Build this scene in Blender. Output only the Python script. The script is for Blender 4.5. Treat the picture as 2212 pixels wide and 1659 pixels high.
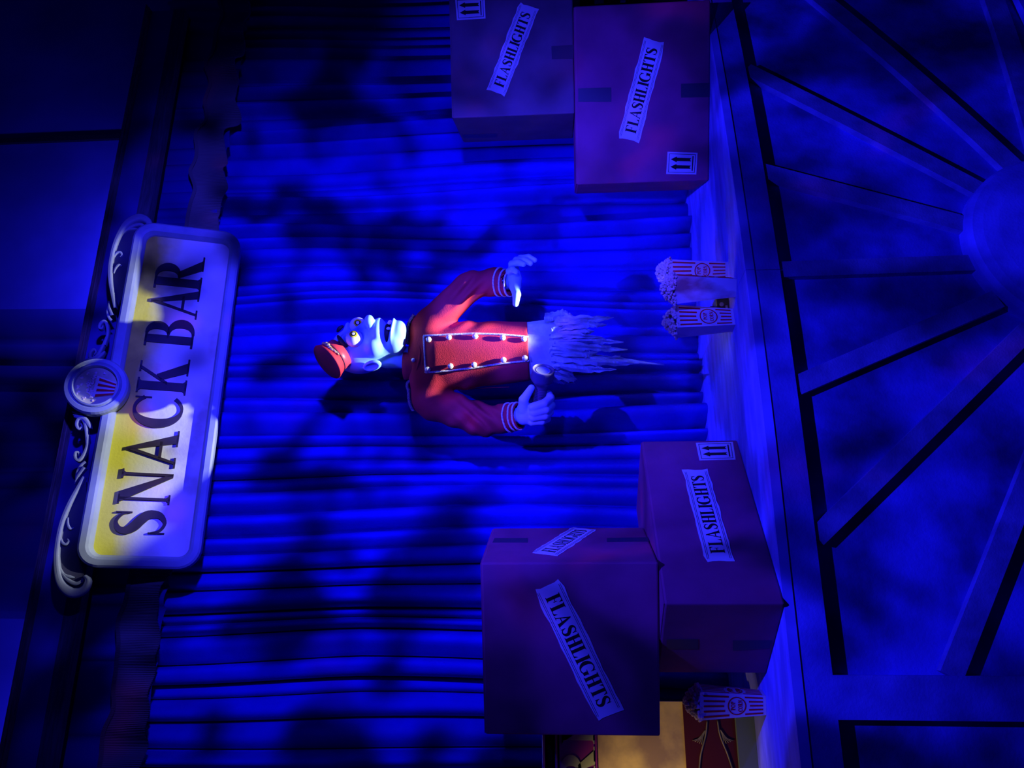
import bpy, math, random
import numpy as np
from mathutils import Vector, Matrix

for o in list(bpy.data.objects): bpy.data.objects.remove(o)
scene = bpy.context.scene
COL = scene.collection
random.seed(7); RNG = np.random.RandomState(5)

# ------------------------------------------------------------------ camera
F = 1640.0; YAW = math.radians(18.5); PITCH = math.radians(3.63); ROLL = math.radians(1.03); CZ = 1.65
FW = np.array([math.sin(YAW)*math.cos(PITCH), math.cos(YAW)*math.cos(PITCH), math.sin(PITCH)])
R0 = np.array([math.cos(YAW), -math.sin(YAW), 0.0]); U0 = np.cross(R0, FW)
RV = R0*math.cos(ROLL) - U0*math.sin(ROLL); UV = U0*math.cos(ROLL) + R0*math.sin(ROLL)
CAM = np.array([0, 0, CZ])
cd = bpy.data.cameras.new('camera'); cam = bpy.data.objects.new('camera', cd); COL.objects.link(cam)
cd.sensor_fit = 'HORIZONTAL'; cd.sensor_width = 36.0; cd.lens = F/2212.0*36.0; cd.clip_start = 0.05
ax, ay, az = -UV, RV, -FW          # the photograph was taken with the phone turned on its side
cam.matrix_world = Matrix(((ax[0], ay[0], az[0], 0), (ax[1], ay[1], az[1], 0), (ax[2], ay[2], az[2], CZ), (0, 0, 0, 1)))
scene.camera = cam

def ray(x, y): return (FW*F + RV*((1659-y)-829.5) - UV*(x-1106))/F
def onz(x, y, z): d = ray(x, y); return CAM + d*((z-CZ)/d[2])
def onY(x, y, Y): d = ray(x, y); return CAM + d*(Y/d[1])
def onplane(x, y, p, n): d = ray(x, y); return CAM + d*(np.dot(np.asarray(p)-CAM, n)/np.dot(d, n))

# ------------------------------------------------------------------ world, lights, exposure
vs = scene.view_settings
vs.view_transform = 'Standard'; vs.look = 'None'; vs.exposure = 0.0; vs.gamma = 1.0; vs.use_curve_mapping = False
world = bpy.data.worlds.new('world'); scene.world = world; world.use_nodes = True
world.node_tree.nodes['Background'].inputs[0].default_value = (0.0, 0.0, 1.0, 1)
world.node_tree.nodes['Background'].inputs[1].default_value = 0.03

def spot(name, loc, target, col, watts, size_deg, blend, radius, gobo=None):
    L = bpy.data.lights.new(name, 'SPOT'); o = bpy.data.objects.new(name, L); COL.objects.link(o)
    o.location = loc
    o.rotation_euler = (Vector(target)-Vector(loc)).to_track_quat('-Z', 'Y').to_euler()
    L.energy = watts; L.color = col; L.spot_size = math.radians(size_deg); L.spot_blend = blend; L.shadow_soft_size = radius
    if gobo:   # break-up pattern slide in the projector
        sc, lo, hi, dark, tint = gobo
        L.use_nodes = True; nt = L.node_tree; em = nt.nodes['Emission']
        tc = nt.nodes.new('ShaderNodeTexCoord'); nz = nt.nodes.new('ShaderNodeTexNoise')
        nz.inputs['Scale'].default_value = sc; nz.inputs['Detail'].default_value = 2.2; nz.inputs['Distortion'].default_value = 0.6
        mr = nt.nodes.new('ShaderNodeMapRange'); mr.interpolation_type = 'SMOOTHSTEP'
        mr.inputs[1].default_value = lo; mr.inputs[2].default_value = hi; mr.inputs[3].default_value = dark; mr.inputs[4].default_value = 1.0
        nt.links.new(tc.outputs['Normal'], nz.inputs['Vector']); nt.links.new(nz.outputs['Fac'], mr.inputs[0])
        nt.links.new(mr.outputs[0], em.inputs['Strength'])
        if tint:
            n2 = nt.nodes.new('ShaderNodeTexNoise'); n2.inputs['Scale'].default_value = sc*1.3
            mp = nt.nodes.new('ShaderNodeMapping'); mp.inputs['Location'].default_value = (3.1, 1.7, 5.0)
            nt.links.new(tc.outputs['Normal'], mp.inputs['Vector']); nt.links.new(mp.outputs[0], n2.inputs['Vector'])
            cr = nt.nodes.new('ShaderNodeValToRGB')
            cr.color_ramp.elements[0].position = 0.60; cr.color_ramp.elements[0].color = (1, 1, 1, 1)
            cr.color_ramp.elements[1].position = 0.70; cr.color_ramp.elements[1].color = tint
            nt.links.new(n2.outputs['Fac'], cr.inputs[0]); nt.links.new(cr.outputs[0], em.inputs['Color'])
    return o
BLUE = (0.030, 0.026, 1.0)
spot('blue_projector_front', (1.35, 0.30, 1.95), (1.15, 3.2, 2.40), BLUE, 900, 72, 1.0, 0.05, (12.0, 0.40, 0.56, 0.07, (4.0, 1.2, 0.85, 1)))
spot('blue_projector_overhead', (0.75, 0.45, 3.9), (1.15, 2.6, 0.75), BLUE, 900, 66, 0.9, 0.02, (9.0, 0.38, 0.58, 0.22, (3.0, 1.0, 0.85, 1)))
spot('blue_side_wash', (-1.0, 0.6, 2.5), (2.25, 2.9, 1.75), BLUE, 420, 26, 0.8, 0.05)
spot('wall_uplight_right', (2.0, 3.48, 3.85), (2.15, 3.9, 4.35), BLUE, 85, 140, 1.0, 0.05)
spot('wall_uplight_left', (-0.5, 3.50, 3.75), (-0.5, 3.9, 4.2), BLUE, 60, 110, 1.0, 0.05)
FOOT = (1.195, 2.742, 1.085)
spot('footlight_lamp', FOOT, (1.00, 2.43, 3.3), (1.0, 1.0, 0.92), 260, 44.5, 0.22, 0.009)
spot('cabinet_lamp', (-0.85, 2.55, 1.75), (-0.62, 3.0, 1.3), (1.0, 0.72, 0.34), 13, 75, 0.8, 0.03)

# ------------------------------------------------------------------ materials
MATS = {}
def M(name, col, rough=0.65, metal=0.0, var=0.0, scale=6.0, bump=0.0, bscale=60.0, col2=None, stretch=None, lo=0.35, hi=0.65):
    if name in MATS: return MATS[name]
    m = bpy.data.materials.new(name); m.use_nodes = True; nt = m.node_tree; b = nt.nodes['Principled BSDF']
    b.inputs['Base Color'].default_value = (*col, 1); b.inputs['Roughness'].default_value = rough; b.inputs['Metallic'].default_value = metal
    b.inputs['Specular IOR Level'].default_value = 0.3
    tc = nt.nodes.new('ShaderNodeTexCoord'); vec = tc.outputs['Object']
    if stretch:
        mp = nt.nodes.new('ShaderNodeMapping'); mp.inputs['Scale'].default_value = stretch
        nt.links.new(vec, mp.inputs['Vector']); vec = mp.outputs[0]
    if var > 0 or col2:
        nz = nt.nodes.new('ShaderNodeTexNoise'); nz.inputs['Scale'].default_value = scale; nz.inputs['Detail'].default_value = 5
        nt.links.new(vec, nz.inputs['Vector'])
        cr = nt.nodes.new('ShaderNodeValToRGB')
        c2 = col2 if col2 else tuple(c*(1-var) for c in col)
        cr.color_ramp.elements[0].position = lo; cr.color_ramp.elements[0].color = (*c2, 1)
        cr.color_ramp.elements[1].position = hi; cr.color_ramp.elements[1].color = (*col, 1)
        nt.links.new(nz.outputs['Fac'], cr.inputs[0]); nt.links.new(cr.outputs[0], b.inputs['Base Color'])
    if bump > 0:
        n2 = nt.nodes.new('ShaderNodeTexNoise'); n2.inputs['Scale'].default_value = bscale; n2.inputs['Detail'].default_value = 4
        nt.links.new(vec, n2.inputs['Vector'])
        bp = nt.nodes.new('ShaderNodeBump'); bp.inputs['Strength'].default_value = bump; bp.inputs['Distance'].default_value = 0.004
        nt.links.new(n2.outputs['Fac'], bp.inputs['Height']); nt.links.new(bp.outputs[0], b.inputs['Normal'])
    MATS[name] = m
    return m
m_curtain = M('blue_velvet', (0.008, 0.008, 0.55), 0.85, bump=0.25, bscale=90, var=0.15, scale=9)
m_valance = M('navy_valance_cloth', (0.012, 0.012, 0.30), 0.9, bump=0.2)
m_fringe = M('charcoal_cord', (0.24, 0.21, 0.20), 0.9)
m_wall = M('navy_wall_paint', (0.10, 0.10, 0.34), 0.9, var=0.3, scale=2)
m_black = M('black_paint', (0.012, 0.012, 0.014), 0.9)
m_drape = M('black_drape_cloth', (0.03, 0.03, 0.14), 0.95)
m_fascia = M('blue_fascia_paint', (0.09, 0.07, 0.42), 0.7, var=0.2)
m_wood = M('weathered_moulding', (0.30, 0.25, 0.20), 0.6, var=0.5, scale=12, stretch=(1, 12, 12))
m_rail = M('dark_rail_wood', (0.13, 0.12, 0.16), 0.7, var=0.4, scale=10, stretch=(1, 10, 10))
m_counter = M('mottled_counter_paint', (0.16, 0.16, 0.80), 0.75, col2=(0.07, 0.07, 0.38), scale=5, bump=0.25, bscale=120)
m_slat = M('brushed_slat_paint', (0.15, 0.15, 0.55), 0.7, col2=(0.08, 0.08, 0.32), scale=10, bump=0.25, bscale=140)
m_panel = M('worn_panel_paint', (0.10, 0.10, 0.75), 0.8, col2=(0.03, 0.03, 0.22), scale=4.5, bump=0.25, bscale=110)
m_top = M('counter_top_paint', (0.26, 0.26, 0.95), 0.7, col2=(0.15, 0.15, 0.65), scale=5, stretch=(1, 4, 1))
m_card = M('brown_cardboard', (0.34, 0.055, 0.16), 0.8, var=0.22, scale=7)
m_card2 = M('grey_brown_cardboard', (0.18, 0.10, 0.15), 0.8, var=0.25, scale=7)
m_tape = M('dark_tape', (0.055, 0.045, 0.07), 0.45)
m_label = M('paper_label', (0.75, 0.75, 0.78), 0.7, var=0.1, scale=12)
m_ink = M('black_ink', (0.012, 0.012, 0.016), 0.6)
m_skin = M('pale_blue_painted_skin', (0.30, 0.58, 0.90), 0.42, var=0.08, scale=20)
m_mouth = M('mouth_dark', (0.01, 0.008, 0.02), 0.6)
m_tooth = M('tooth_ivory', (0.8, 0.8, 0.72), 0.3)
m_sclera = M('eye_white', (0.82, 0.84, 0.85), 0.15)
m_iris = M('iris_yellow', (0.95, 0.85, 0.03), 0.25)
m_pupil = M('pupil_black', (0.005, 0.005, 0.005), 0.15)
m_glint = M('eye_pale_centre', (0.9, 0.92, 0.75), 0.3)
m_brow = M('eyebrow_dark', (0.02, 0.02, 0.05), 0.7)
m_jacket = M('red_jacket_cloth', (0.46, 0.018, 0.040), 0.8, var=0.15, scale=15, bump=0.3, bscale=260)
m_cap = M('red_cap_felt', (0.48, 0.022, 0.04), 0.7, bump=0.15, bscale=200)
m_capband = M('red_cap_band', (0.72, 0.05, 0.08), 0.4)
m_braid = M('silver_braid', (0.75, 0.74, 0.72), 0.4, var=0.5, scale=220)
m_epaul = M('dark_braid', (0.22, 0.20, 0.26), 0.6, var=0.5, scale=200)
m_button = M('silver_button', (0.85, 0.84, 0.72), 0.25, metal=0.6, bump=0.5, bscale=220)
m_gold = M('gold_badge', (0.85, 0.72, 0.35), 0.3, metal=0.6)
m_cloth = M('pale_ragged_cloth', (0.50, 0.66, 0.88), 0.85, var=0.32, scale=22, bump=0.3, bscale=70)
m_torch = M('dark_rubber', (0.07, 0.06, 0.16), 0.4)
m_lens = M('torch_lens', (0.07, 0.08, 0.55), 0.6)
m_frame = M('sign_frame_paint', (0.34, 0.40, 0.52), 0.5, var=0.25, scale=8)
m_orn = M('ornament_paint', (0.28, 0.32, 0.44), 0.55, var=0.25, scale=10)
m_orn_dark = M('ornament_backing', (0.05, 0.05, 0.11), 0.8)
m_letter = M('dark_sign_letter', (0.05, 0.035, 0.05), 0.55, var=0.3, scale=14)
m_pop = M('popcorn', (0.80, 0.66, 0.62), 0.8, col2=(0.55, 0.28, 0.10), scale=45, lo=0.28, hi=0.44)
m_carton = M('carton_white', (0.74, 0.66, 0.66), 0.6, var=0.15, scale=14)
m_carton_dirty = M('carton_grimy', (0.66, 0.62, 0.72), 0.7, col2=(0.34, 0.20, 0.20), scale=13, lo=0.34, hi=0.52, stretch=(1, 1, 0.5))
m_stripe = M('red_stripe', (0.62, 0.02, 0.02), 0.5)
m_cream = M('cream_disc', (0.62, 0.60, 0.38), 0.7, var=0.2, scale=20)
m_chrome = M('chrome_trim', (0.7, 0.68, 0.75), 0.25, metal=0.8)
m_purple = M('purple_header', (0.35, 0.02, 0.30), 0.6)
m_yletter = M('olive_letter', (0.55, 0.60, 0.28), 0.6)
m_yellow = M('yellowed_panel', (0.95, 0.68, 0.26), 0.6, col2=(0.42, 0.27, 0.18), scale=7, lo=0.38, hi=0.62)
m_dkred = M('dark_red_panel', (0.08, 0.006, 0.018), 0.55)
m_green = M('grey_green_plinth', (0.12, 0.16, 0.16), 0.7)
m_plastic = M('black_plastic', (0.02, 0.02, 0.022), 0.4)
m_white = M('white_knob', (0.8, 0.8, 0.78), 0.4)

def sign_panel_material():
    m = bpy.data.materials.new('aged_sign_paint'); m.use_nodes = True; nt = m.node_tree; b = nt.nodes['Principled BSDF']
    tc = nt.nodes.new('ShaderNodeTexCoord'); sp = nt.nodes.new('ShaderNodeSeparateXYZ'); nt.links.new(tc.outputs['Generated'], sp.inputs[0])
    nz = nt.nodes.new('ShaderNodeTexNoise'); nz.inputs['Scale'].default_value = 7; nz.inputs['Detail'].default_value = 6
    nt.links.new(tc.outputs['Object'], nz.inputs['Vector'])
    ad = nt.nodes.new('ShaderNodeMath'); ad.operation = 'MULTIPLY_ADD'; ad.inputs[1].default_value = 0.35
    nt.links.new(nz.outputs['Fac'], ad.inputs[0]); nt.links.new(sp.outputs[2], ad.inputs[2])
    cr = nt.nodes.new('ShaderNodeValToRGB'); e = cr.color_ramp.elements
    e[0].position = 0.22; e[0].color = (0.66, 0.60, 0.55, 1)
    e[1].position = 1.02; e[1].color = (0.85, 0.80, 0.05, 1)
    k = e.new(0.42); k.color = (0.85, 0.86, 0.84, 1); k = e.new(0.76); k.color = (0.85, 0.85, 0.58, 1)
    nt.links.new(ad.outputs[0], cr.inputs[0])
    n2 = nt.nodes.new('ShaderNodeTexNoise'); n2.inputs['Scale'].default_value = 3.2; n2.inputs['Detail'].default_value = 8
    nt.links.new(tc.outputs['Object'], n2.inputs['Vector'])
    c2 = nt.nodes.new('ShaderNodeValToRGB'); c2.color_ramp.elements[0].position = 0.36; c2.color_ramp.elements[0].color = (0.5, 0.45, 0.42, 1)
    c2.color_ramp.elements[1].position = 0.48; c2.color_ramp.elements[1].color = (1, 1, 1, 1); nt.links.new(n2.outputs['Fac'], c2.inputs[0])
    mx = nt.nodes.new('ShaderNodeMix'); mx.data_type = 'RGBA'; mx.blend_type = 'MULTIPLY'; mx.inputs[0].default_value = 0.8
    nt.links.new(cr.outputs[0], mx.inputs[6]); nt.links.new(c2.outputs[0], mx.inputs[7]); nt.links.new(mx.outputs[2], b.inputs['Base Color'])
    b.inputs['Roughness'].default_value = 0.6
    n3 = nt.nodes.new('ShaderNodeTexNoise'); n3.inputs['Scale'].default_value = 90; nt.links.new(tc.outputs['Object'], n3.inputs['Vector'])
    bp = nt.nodes.new('ShaderNodeBump'); bp.inputs['Strength'].default_value = 0.2; bp.inputs['Distance'].default_value = 0.003
    nt.links.new(n3.outputs['Fac'], bp.inputs['Height']); nt.links.new(bp.outputs[0], b.inputs['Normal'])
    return m
m_signpanel = sign_panel_material()

# ------------------------------------------------------------------ helpers
def P(*a): return np.array(a, float)
def nrm(v): v = np.asarray(v, float); return v/np.linalg.norm(v)
def thing(name, label, cat, loc, group=None):
    o = bpy.data.objects.new(name, None); COL.objects.link(o); o.location = tuple(loc); o.empty_display_size = 0.1
    o['label'] = label; o['category'] = cat
    if group: o['group'] = group
    o['_loc'] = [float(c) for c in loc]
    return o
def link_mesh(name, verts, faces, mat, parent=None, smooth=False, bevel=0.0):
    v = np.asarray(verts, float)
    root = parent
    while root is not None and root.parent is not None: root = root.parent
    off = np.array(root.location) if root is not None else np.zeros(3)
    me = bpy.data.meshes.new(name); me.from_pydata((v-off).tolist(), [], [list(map(int, f)) for f in faces]); me.update()
    if smooth: me.polygons.foreach_set('use_smooth', [True]*len(me.polygons))
    me.materials.append(mat)
    o = bpy.data.objects.new(name, me); COL.objects.link(o)
    if parent is not None: o.parent = parent
    if bevel > 0:
        bm = o.modifiers.new('bevel', 'BEVEL'); bm.width = bevel; bm.segments = 2; bm.limit_method = 'ANGLE'
    return o
def tag(o, label=None, cat=None, group=None, kind=None):
    if label: o['label'] = label
    if cat: o['category'] = cat
    if group: o['group'] = group
    if kind: o['kind'] = kind
    return o
class MB:
    def __init__(s): s.v = []; s.f = []
    def add(s, verts, faces):
        n = len(s.v); s.v += [tuple(map(float, p)) for p in verts]; s.f += [tuple(i+n for i in f) for f in faces]; return s
    def box(s, o, e1, e2, e3):      # corner + three edge vectors
        o, e1, e2, e3 = map(lambda q: np.asarray(q, float), (o, e1, e2, e3))
        v = [o, o+e1, o+e1+e2, o+e2, o+e3, o+e1+e3, o+e1+e2+e3, o+e2+e3]
        f = [(0, 3, 2, 1), (4, 5, 6, 7), (0, 1, 5, 4), (1, 2, 6, 5), (2, 3, 7, 6), (3, 0, 4, 7)]
        if np.dot(np.cross(e1, e2), e3) < 0: f = [q[::-1] for q in f]
        return s.add(v, f)
    def abox(s, x0, x1, y0, y1, z0, z1): return s.box((x0, y0, z0), (x1-x0, 0, 0), (0, y1-y0, 0), (0, 0, z1-z0))
    def prism(s, poly, fn, z0, z1):  # poly in 2D mapped by fn(x, y, z)
        n = len(poly)
        v = [fn(p[0], p[1], z0) for p in poly] + [fn(p[0], p[1], z1) for p in poly]
        f = [tuple(range(n-1, -1, -1)), tuple(range(n, 2*n))] + [(i, (i+1) % n, n+(i+1) % n, n+i) for i in range(n)]
        return s.add(v, f)
    def tube(s, pts, rad, seg=8, closed=False, cap=True):
        pts = np.asarray(pts, float); n = len(pts); rad = np.broadcast_to(np.asarray(rad, float), (n,))
        if closed: tan = np.roll(pts, -1, 0)-np.roll(pts, 1, 0)
        else: tan = np.gradient(pts, axis=0)
        up = P(0.13, 0.21, 0.97); vs_ = []
        prev = None
        for i in range(n):
            t = nrm(tan[i]); a = prev if prev is not None else (up if abs(np.dot(up, t)) < 0.95 else P(1, 0, 0))
            a = a-t*np.dot(a, t); a = nrm(a); prev = a; b = np.cross(t, a)
            for k in range(seg):
                q = 2*math.pi*k/seg; vs_.append(pts[i]+rad[i]*(a*math.cos(q)+b*math.sin(q)))
        fs = []
        for i in range(n if closed else n-1):
            j = (i+1) % n
            for k in range(seg): fs.append((i*seg+k, i*seg+(k+1) % seg, j*seg+(k+1) % seg, j*seg+k))
        if cap and not closed: fs += [tuple(range(seg-1, -1, -1)), tuple((n-1)*seg+k for k in range(seg))]
        return s.add(vs_, fs)
    def lathe(s, prof, o, axis, seg=32, capped=True):   # prof: (radius, height) along axis
        axis = nrm(axis); a = nrm(np.cross(axis, P(0.3, 0.9, 0.1) if abs(axis[1]) < 0.8 else P(1, 0, 0))); b = np.cross(axis, a); o = np.asarray(o, float)
        v = [o+axis*h+r*(a*math.cos(2*math.pi*k/seg)+b*math.sin(2*math.pi*k/seg)) for r, h in prof for k in range(seg)]
        f = [(i*seg+k, i*seg+(k+1) % seg, (i+1)*seg+(k+1) % seg, (i+1)*seg+k) for i in range(len(prof)-1) for k in range(seg)]
        if capped: f += [tuple(range(seg-1, -1, -1)), tuple((len(prof)-1)*seg+k for k in range(seg))]
        return s.add(v, f)
    def ellipsoid(s, c, e1, e2, e3, nu=16, nv=10):
        c, e1, e2, e3 = map(lambda q: np.asarray(q, float), (c, e1, e2, e3)); v = []; f = []
        for i in range(nv+1):
            th = math.pi*i/nv
            for k in range(nu):
                ph = 2*math.pi*k/nu; v.append(c+e1*math.sin(th)*math.cos(ph)+e2*math.sin(th)*math.sin(ph)+e3*math.cos(th))
        for i in range(nv):
            for k in range(nu): f.append((i*nu+k, (i+1)*nu+k, (i+1)*nu+(k+1) % nu, i*nu+(k+1) % nu))
        return s.add(v, f)
    def grid(s, pts):               # pts[i][j] array
        a, b = len(pts), len(pts[0]); v = [p for r in pts for p in r]
        return s.add(v, [(i*b+j, (i+1)*b+j, (i+1)*b+j+1, i*b+j+1) for i in range(a-1) for j in range(b-1)])
    XF = None
    def build(s, name, mat, parent=None, smooth=False, bevel=0.0): return link_mesh(name, MB.XF(np.asarray(s.v)) if MB.XF else s.v, s.f, mat, parent, smooth, bevel)

def catmull(pts, n=6):
    pts = np.asarray(pts, float); out = []
    q = np.vstack([2*pts[0]-pts[1], pts, 2*pts[-1]-pts[-2]])
    for i in range(1, len(q)-2):
        for k in range(n):
            t = k/n; a, b, c, d = q[i-1], q[i], q[i+1], q[i+2]
            out.append(0.5*((2*b)+(c-a)*t+(2*a-5*b+4*c-d)*t*t+(3*b-a-3*c+d)*t**3))
    out.append(q[-2]); return np.array(out)

# ---- serif letters drawn as strokes (cap height 1)
def ribbon(pts, w):
    pts = np.asarray(pts, float); t = np.gradient(pts, axis=0); t /= np.linalg.norm(t, axis=1)[:, None]
    nn = np.stack([-t[:, 1], t[:, 0]], 1); w = np.broadcast_to(np.asarray(w, float), (len(pts),))[:, None]
    a = pts+nn*w/2; b = pts-nn*w/2
    return [[tuple(b[i]), tuple(b[i+1]), tuple(a[i+1]), tuple(a[i])] for i in range(len(pts)-1)]
def rect(x0, y0, x1, y1): return [(x0, y0), (x1, y0), (x1, y1), (x0, y1)]
def stem(x, w, y0=0.0, y1=1.0, ser=(1, 1), o=0.075, h=0.035):
    p = [rect(x, y0, x+w, y1)]
    if ser[0]: p += [rect(x-o, y0, x+w+o, y0+h), [(x-o*.5, y0+h), (x, y0+h), (x, y0+h+o*.6)], [(x+w, y0+h), (x+w+o*.5, y0+h), (x+w, y0+h+o*.6)]]
    if ser[1]: p += [rect(x-o, y1-h, x+w+o, y1), [(x-o*.5, y1-h), (x, y1-h-o*.6), (x, y1-h)], [(x+w, y1-h), (x+w, y1-h-o*.6), (x+w+o*.5, y1-h)]]
    return p
def arc(cx, cy, rx, ry, a0, a1, T, t, n=22, side=None):
    a = np.radians(np.linspace(a0, a1, n)); wd = t+(T-t)*np.abs(np.cos(a))**1.6
    if side == 'L': wd = np.where(np.cos(a) > 0, t+(T-t)*0.25*np.abs(np.cos(a)), wd)
    pts = np.stack([cx+(rx-wd*0)*np.cos(a), cy+ry*np.sin(a)], 1)
    return ribbon(pts, wd)
def glyph(c, T=0.16, t=0.05):
    if c == 'I': return stem(.09, T), .34
    if c == 'F': return stem(.08, T)+[rect(.08, 1-t*.8, .58, 1), [(.58, 1), (.47, 1-t*.8), (.57, .74)], rect(.2, .49, .46, .49+t*.8), rect(.44, .38, .47, .64)], .62
    if c == 'L': return stem(.08, T)+[rect(.08, 0, .58, t*.8), [(.58, 0), (.59, .28), (.47, t*.8)]], .62
    if c == 'T': return stem(.27, T, ser=(1, 0))+[rect(.03, 1-t*.8, .67, 1), [(.03, 1), (.015, .74), (.14, 1-t*.8)], [(.67, 1), (.56, 1-t*.8), (.685, .74)]], .70
    if c == 'H': return stem(.08, T)+stem(.50, T)+[rect(.2, .48, .55, .48+t)], .76
    if c == 'N': return stem(.09, t, ser=(1, 0))+stem(.62, t, ser=(0, 1))+[[(.02, 1), (.02+T*1.3, 1), (.68, 0), (.68-T*.45, 0)], rect(0, .965, .2, 1)], .78
    if c == 'A': return [[(.07, 0), (.07+t, 0), (.40, .9), (.365, 1)], [(.33, 1), (.40, 1), (.72, 0), (.72-T*1.05, 0)], rect(.19, .30, .55, .30+t), rect(0, 0, .22, .035), rect(.46, 0, .80, .035)], .80
    if c == 'K': return stem(.08, T)+[[(.2, .40), (.27, .40), (.63, 1), (.56, 1)], [(.30, .55), (.43, .64), (.74, 0), (.74-T*1.25, 0)], rect(.48, .965, .72, 1), rect(.44, 0, .82, .035)], .80
    if c == 'P': return stem(.08, T, ser=(1, 0))+[rect(0, 1-t*.8, .32, 1), rect(.2, .47, .32, .47+t*.8)]+arc(.30, .735, .22, .245, -90, 90, T, t), .60
    if c == 'R': return stem(.08, T, ser=(1, 0))+[rect(0, 1-t*.8, .32, 1), rect(.2, .47, .36, .47+t*.8), [(.28, .50), (.42, .52), (.76, 0), (.76-T*1.3, 0)], rect(.5, 0, .84, .035)]+arc(.30, .735, .22, .245, -90, 90, T, t), .80
    if c == 'B': return stem(.08, T, ser=(0, 0))+[rect(0, 1-t*.8, .32, 1), rect(.2, .51, .36, .51+t*.8), rect(0, 0, .34, t*.8)]+arc(.29, .755, .20, .225, -90, 90, T, t)+arc(.31, .275, .25, .255, -90, 90, T*1.1, t), .66
    if c == 'C': return arc(.43, .5, .34, .475, 38, 318, T*1.15, t, 34, 'L')+[rect(.68, .66, .71, .985)], .76
    if c == 'G': return arc(.43, .5, .34, .475, 38, 300, T*1.15, t, 34, 'L')+[rect(.68, .66, .71, .985), rect(.60, .08, .60+T, .42), rect(.50, .40, .84, .435)], .86
    if c == 'O': return arc(.43, .5, .33, .475, 0, 360, T*1.1, t, 44), .86
    if c == 'S':
        pt = [(.50, .72), (.45, .87), (.30, .965), (.145, .89), (.115, .74), (.20, .61), (.34, .50), (.46, .36), (.45, .15), (.29, .035), (.13, .11), (.07, .28)]
        wd = np.array([.03, .045, .06, .1, .14, .17, .175, .16, .12, .06, .045, .03])*(T/.16)
        c2 = catmull(np.column_stack([pt, wd]), 4)
        return ribbon(c2[:, :2], c2[:, 2])+[rect(.485, .68, .515, .985), rect(.055, .015, .085, .33)], .58
    return [], .4
def word_polys(text, gap=0.05, T=0.16, t=0.05):
    out = []; x = 0
    for ch in text:
        g, w = glyph(ch, T, t)
        out.append((ch, [[(px+x, py) for px, py in poly] for poly in g])); x += w+gap
    return out, x-gap

# ---- signed-distance sculpting (numpy + naive surface nets)
def surface_nets(fn, lo, hi, step):
    axs = [np.arange(lo[i], hi[i]+step, step) for i in range(3)]
    X, Y, Z = np.meshgrid(*axs, indexing='ij', sparse=False)
    G = fn(X.astype(np.float32), Y.astype(np.float32), Z.astype(np.float32)); S = G < 0
    n = [d-1 for d in G.shape]
    cs = [(i, j, k) for i in (0, 1) for j in (0, 1) for k in (0, 1)]
    sl = lambda c, A: A[c[0]:c[0]+n[0], c[1]:c[1]+n[1], c[2]:c[2]+n[2]]
    cnt = sum(sl(c, S).astype(np.int8) for c in cs); mask = (cnt > 0) & (cnt < 8)
    idx = np.argwhere(mask); acc = np.zeros((len(idx), 3)); num = np.zeros(len(idx))
    for a in cs:
        for ax_ in range(3):
            if a[ax_] == 0:
                b = list(a); b[ax_] = 1; b = tuple(b)
                fa = sl(a, G)[mask]; fb = sl(b, G)[mask]; cr = (fa < 0) != (fb < 0)
                t = np.where(cr, fa/np.where(cr, fa-fb, 1), 0)
                p = np.tile(np.array(a, float), (len(idx), 1)); p[:, ax_] += t
                acc += p*cr[:, None]; num += cr
    verts = (idx+acc/num[:, None])*step+np.array(lo)
    vid = -np.ones(mask.shape, np.int64); vid[mask] = np.arange(len(idx)); faces = []
    for ax_ in range(3):
        o1, o2 = (ax_+1) % 3, (ax_+2) % 3
        s0 = [slice(None)]*3; s1 = [slice(None)]*3; s0[ax_] = slice(0, -1); s1[ax_] = slice(1, None)
        A, B = S[tuple(s0)], S[tuple(s1)]; e = np.argwhere(A != B)
        ok = (e[:, o1] > 0) & (e[:, o2] > 0) & (e[:, o1] < G.shape[o1]-1) & (e[:, o2] < G.shape[o2]-1); e = e[ok]
        ins = A[tuple(e.T)]
        def cell(d1, d2):
            c = e.copy(); c[:, o1] -= d1; c[:, o2] -= d2; return vid[tuple(c.T)]
        q = np.stack([cell(1, 1), cell(0, 1), cell(0, 0), cell(1, 0)], 1)
        q[~ins] = q[~ins][:, ::-1]; faces.append(q)
    return verts, np.vstack(faces)
def smin(a, b, k):
    h = np.clip(0.5+0.5*(b-a)/k, 0, 1); return b*(1-h)+a*h-k*h*(1-h)
def smax(a, b, k): return -smin(-a, -b, k)
def sd_ell(x, y, z, c, r):
    px, py, pz = (x-c[0]), (y-c[1]), (z-c[2])
    k0 = np.sqrt((px/r[0])**2+(py/r[1])**2+(pz/r[2])**2); k1 = np.sqrt((px/r[0]**2)**2+(py/r[1]**2)**2+(pz/r[2]**2)**2)
    return k0*(k0-1)/np.maximum(k1, 1e-6)
def sd_cone(x, y, z, a, b, ra, rb):
    a, b = np.asarray(a, float), np.asarray(b, float); d = b-a; L2 = d@d
    t = np.clip(((x-a[0])*d[0]+(y-a[1])*d[1]+(z-a[2])*d[2])/L2, 0, 1)
    return np.sqrt((x-a[0]-t*d[0])**2+(y-a[1]-t*d[1])**2+(z-a[2]-t*d[2])**2)-(ra+(rb-ra)*t)
def sd_chain(x, y, z, pts, rs, k=2.0):
    d = None
    for i in range(len(pts)-1):
        e = sd_cone(x, y, z, pts[i], pts[i+1], rs[i], rs[i+1]); d = e if d is None else smin(d, e, k)
    return d

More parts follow.
